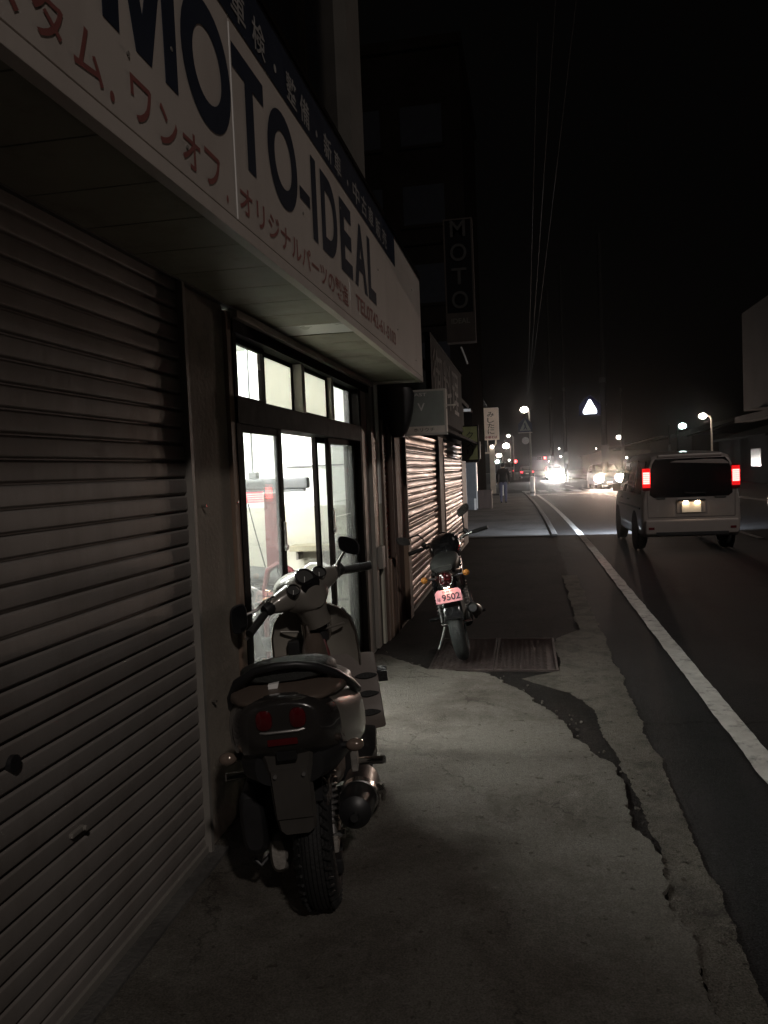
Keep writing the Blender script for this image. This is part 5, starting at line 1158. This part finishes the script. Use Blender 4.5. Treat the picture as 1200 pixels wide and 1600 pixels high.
oncoming('oncoming silver car farther back with merged white headlamps', (2.72, 80, 0), rad(2), 'car_silver', .36, .60, .56, (1, .95, .9), 2600)
# car between them whose pale roof catches the glare, then the ones driving away
st2 = [(0, .36, .72, .86), (.05, .28, .85, .93), (.2, .24, 1.0, .98), (.5, .22, 1.05, 1), (1.1, .22, 1.42, 1), (1.9, .22, 1.48, 1), (2.6, .22, 1.44, 1), (3.2, .22, 1.02, 1), (4.0, .26, .86, .96), (4.2, .34, .7, .88)]
def away(label, loc, rot, paint):
    t, _ = vehicle('car', label, 'car', loc, rot, st2, .82, paint, (.8, 3.35), .31, 'cars driving away in the distance')
    b = MB(); b.loft([[(-.60, .44, 1.04), (.60, .44, 1.04), (.52, 1.06, 1.39), (-.52, 1.06, 1.39)], [(-.60, .47, 1.01), (.60, .47, 1.01), (.52, 1.09, 1.36), (-.52, 1.09, 1.36)]]); b.build('rear_window', M['car_glass'], t)
    for s in (-1, 1):
        b = MB(); b.box((s * .64 - .13, -.03, .74), (s * .64 + .13, .1, .90), .03); b.build('tail_lamp', M['tail_far'], t)
    b = MB(); b.box((-.165, -.02, .58), (.165, .01, .68)); b.build('license_plate', M['plate_lit'], t, smooth=0)
away('dark car driving away behind the white bollard with red tail lamps', (-.05, 98, 0), rad(3), 'car_dark')
away('most distant car driving away, tail lamps tiny and red', (-3.0, 142, 0), rad(4), 'car_dark')
# dark car passing at the right edge
st3 = [(0, .36, .72, .86), (.06, .28, .82, .94), (.3, .24, .95, 1), (1.0, .22, 1.02, 1), (1.7, .22, 1.42, 1), (2.5, .22, 1.47, 1), (3.3, .22, 1.40, 1), (3.9, .24, 1.0, .98), (4.25, .32, .88, .9)]
t, _ = vehicle('passing_car', 'dark car passing beside the van with a chrome side strip', 'car', (5.62, 13.3, 0), rad(0), st3, .84, 'car_dark', (.8, 3.4), .31)
b = MB(); b.box((-.858, .3, .66), (-.835, 3.9, .69), .004); b.build('side_trim', M['chrome'], t)
b = MB(); b.box((-.70, -.04, .36), (.70, .03, .54), .03); b.build('bumper', M['car_silver'], t)
b = MB(); b.loft([[(-.82, 1.2, 1.0), (-.82, 3.5, 1.0), (-.70, 3.2, 1.36), (-.70, 1.8, 1.38)], [(-.80, 1.2, 1.0), (-.80, 3.5, 1.0), (-.68, 3.2, 1.36), (-.68, 1.8, 1.38)]]); b.build('side_window', M['car_glass'], t)
b = MB(); b.loft([[(-.60, 1.02, 1.04), (.60, 1.02, 1.04), (.52, 1.66, 1.40), (-.52, 1.66, 1.40)], [(-.60, 1.06, 1.01), (.60, 1.06, 1.01), (.52, 1.7, 1.37), (-.52, 1.7, 1.37)]]); b.build('windscreen', M['car_glass'], t)
for s in (-1, 1):
    b = MB(); b.box((s * .62 - .16, -.01, .62), (s * .62 + .14, .08, .74), .02); b.build('lamp', M['clear_lens'], t)
    b = MB(); b.box((s * .92 - .08, 1.15, .96), (s * .92 + .06, 1.25, 1.10), .03); b.build('side_mirror', M['car_dark'], t)

# ------------------------------------------------------------------ pedestrian walking away
def person():
    J = dict(pel=(0, 0, .92, .15, .11), sp=(0, .01, 1.12, .145, .105), ch=(0, .02, 1.32, .175, .115), nk=(0, .03, 1.47, .058, .058), hd=(0, .05, 1.575, .082, .098), ht=(0, .045, 1.67, .072, .082),
             ls=(-.18, .02, 1.40, .068, .068), le=(-.245, -.02, 1.14, .05, .05), lw=(-.245, .10, .92, .036, .03), lh=(-.24, .14, .84, .034, .02),
             rs=(.18, .02, 1.40, .068, .068), re=(.24, -.07, 1.15, .05, .05), rw=(.25, -.04, .92, .036, .03), rh=(.25, -.02, .84, .034, .02),
             lk=(-.09, .0, .86, .095, .095), lkn=(-.10, .10, .50, .068, .068), la=(-.095, .02, .09, .048, .05), lf=(-.10, .16, .035, .042, .03),
             rk=(.09, .0, .86, .095, .095), rkn=(.10, .02, .50, .068, .068), ra=(.10, -.22, .13, .048, .05), rf=(.10, -.12, .04, .042, .03))
    E_ = 'pel-sp sp-ch ch-nk nk-hd hd-ht ch-ls ls-le le-lw lw-lh ch-rs rs-re re-rw rw-rh pel-lk lk-lkn lkn-la la-lf pel-rk rk-rkn rkn-ra ra-rf'.split()
    ks = list(J); me = bpy.data.meshes.new('person')
    me.from_pydata([J[k][:3] for k in ks], [tuple(ks.index(q) for q in e.split('-')) for e in E_], [])
    o = bpy.data.objects.new('person', me); COL.objects.link(o)
    sk_ = o.modifiers.new('s', 'SKIN'); su = o.modifiers.new('u', 'SUBSURF'); su.levels = 2; su.render_levels = 2
    for v, k in zip(me.skin_vertices[0].data, ks): v.radius = J[k][3:]; v.use_root = k == 'pel'
    dg = bpy.context.evaluated_depsgraph_get(); m2 = bpy.data.meshes.new_from_object(o.evaluated_get(dg))
    o.modifiers.clear(); o.data = m2
    m2.materials.clear()
    for k in ('jacket', 'jeans', 'skin', 'black_plastic'): m2.materials.append(M[k])
    for p in m2.polygons:
        c = p.center; p.use_smooth = True
        p.material_index = 2 if (c.z > 1.49 or (abs(c.x) > .19 and c.z < .90)) else 3 if c.z < .09 else 1 if c.z < .90 else 0
    return o
pp = person(); pp.location = (-1.02, 33.6, .014); tag(pp, 'person in a dark jacket and blue jeans walking away on the pavement', 'person')
b = MB(); b.ball((0, .035, 1.615), .098, (.92, 1.08, 1.05), 18); hr = b.build('hair', M['black_gap'], pp)
b = MB(); b.ball((-.088, .05, 1.575), .022, (.5, 1, 1.3)); b.ball((.088, .05, 1.575), .022, (.5, 1, 1.3)); b.ball((0, .142, 1.57), .018, (.7, 1, 1.1)); b.build('face', M['skin'], pp)

# ------------------------------------------------------------------ haze volume added to imitate lens bloom round the lamps
m, nt, out = _nt('haze'); pv = nt.nodes.new('ShaderNodeVolumePrincipled')
pv.inputs['Density'].default_value = .00048; pv.inputs['Color'].default_value = (.9, .88, .87, 1); pv.inputs['Anisotropy'].default_value = .985
nt.links.new(pv.outputs[0], out.inputs['Volume'])
hz = MB().box((-62, -32, -1.2), (62, 232, 26)).build('haze', m, None, smooth=0); tag(hz, kind='stuff')
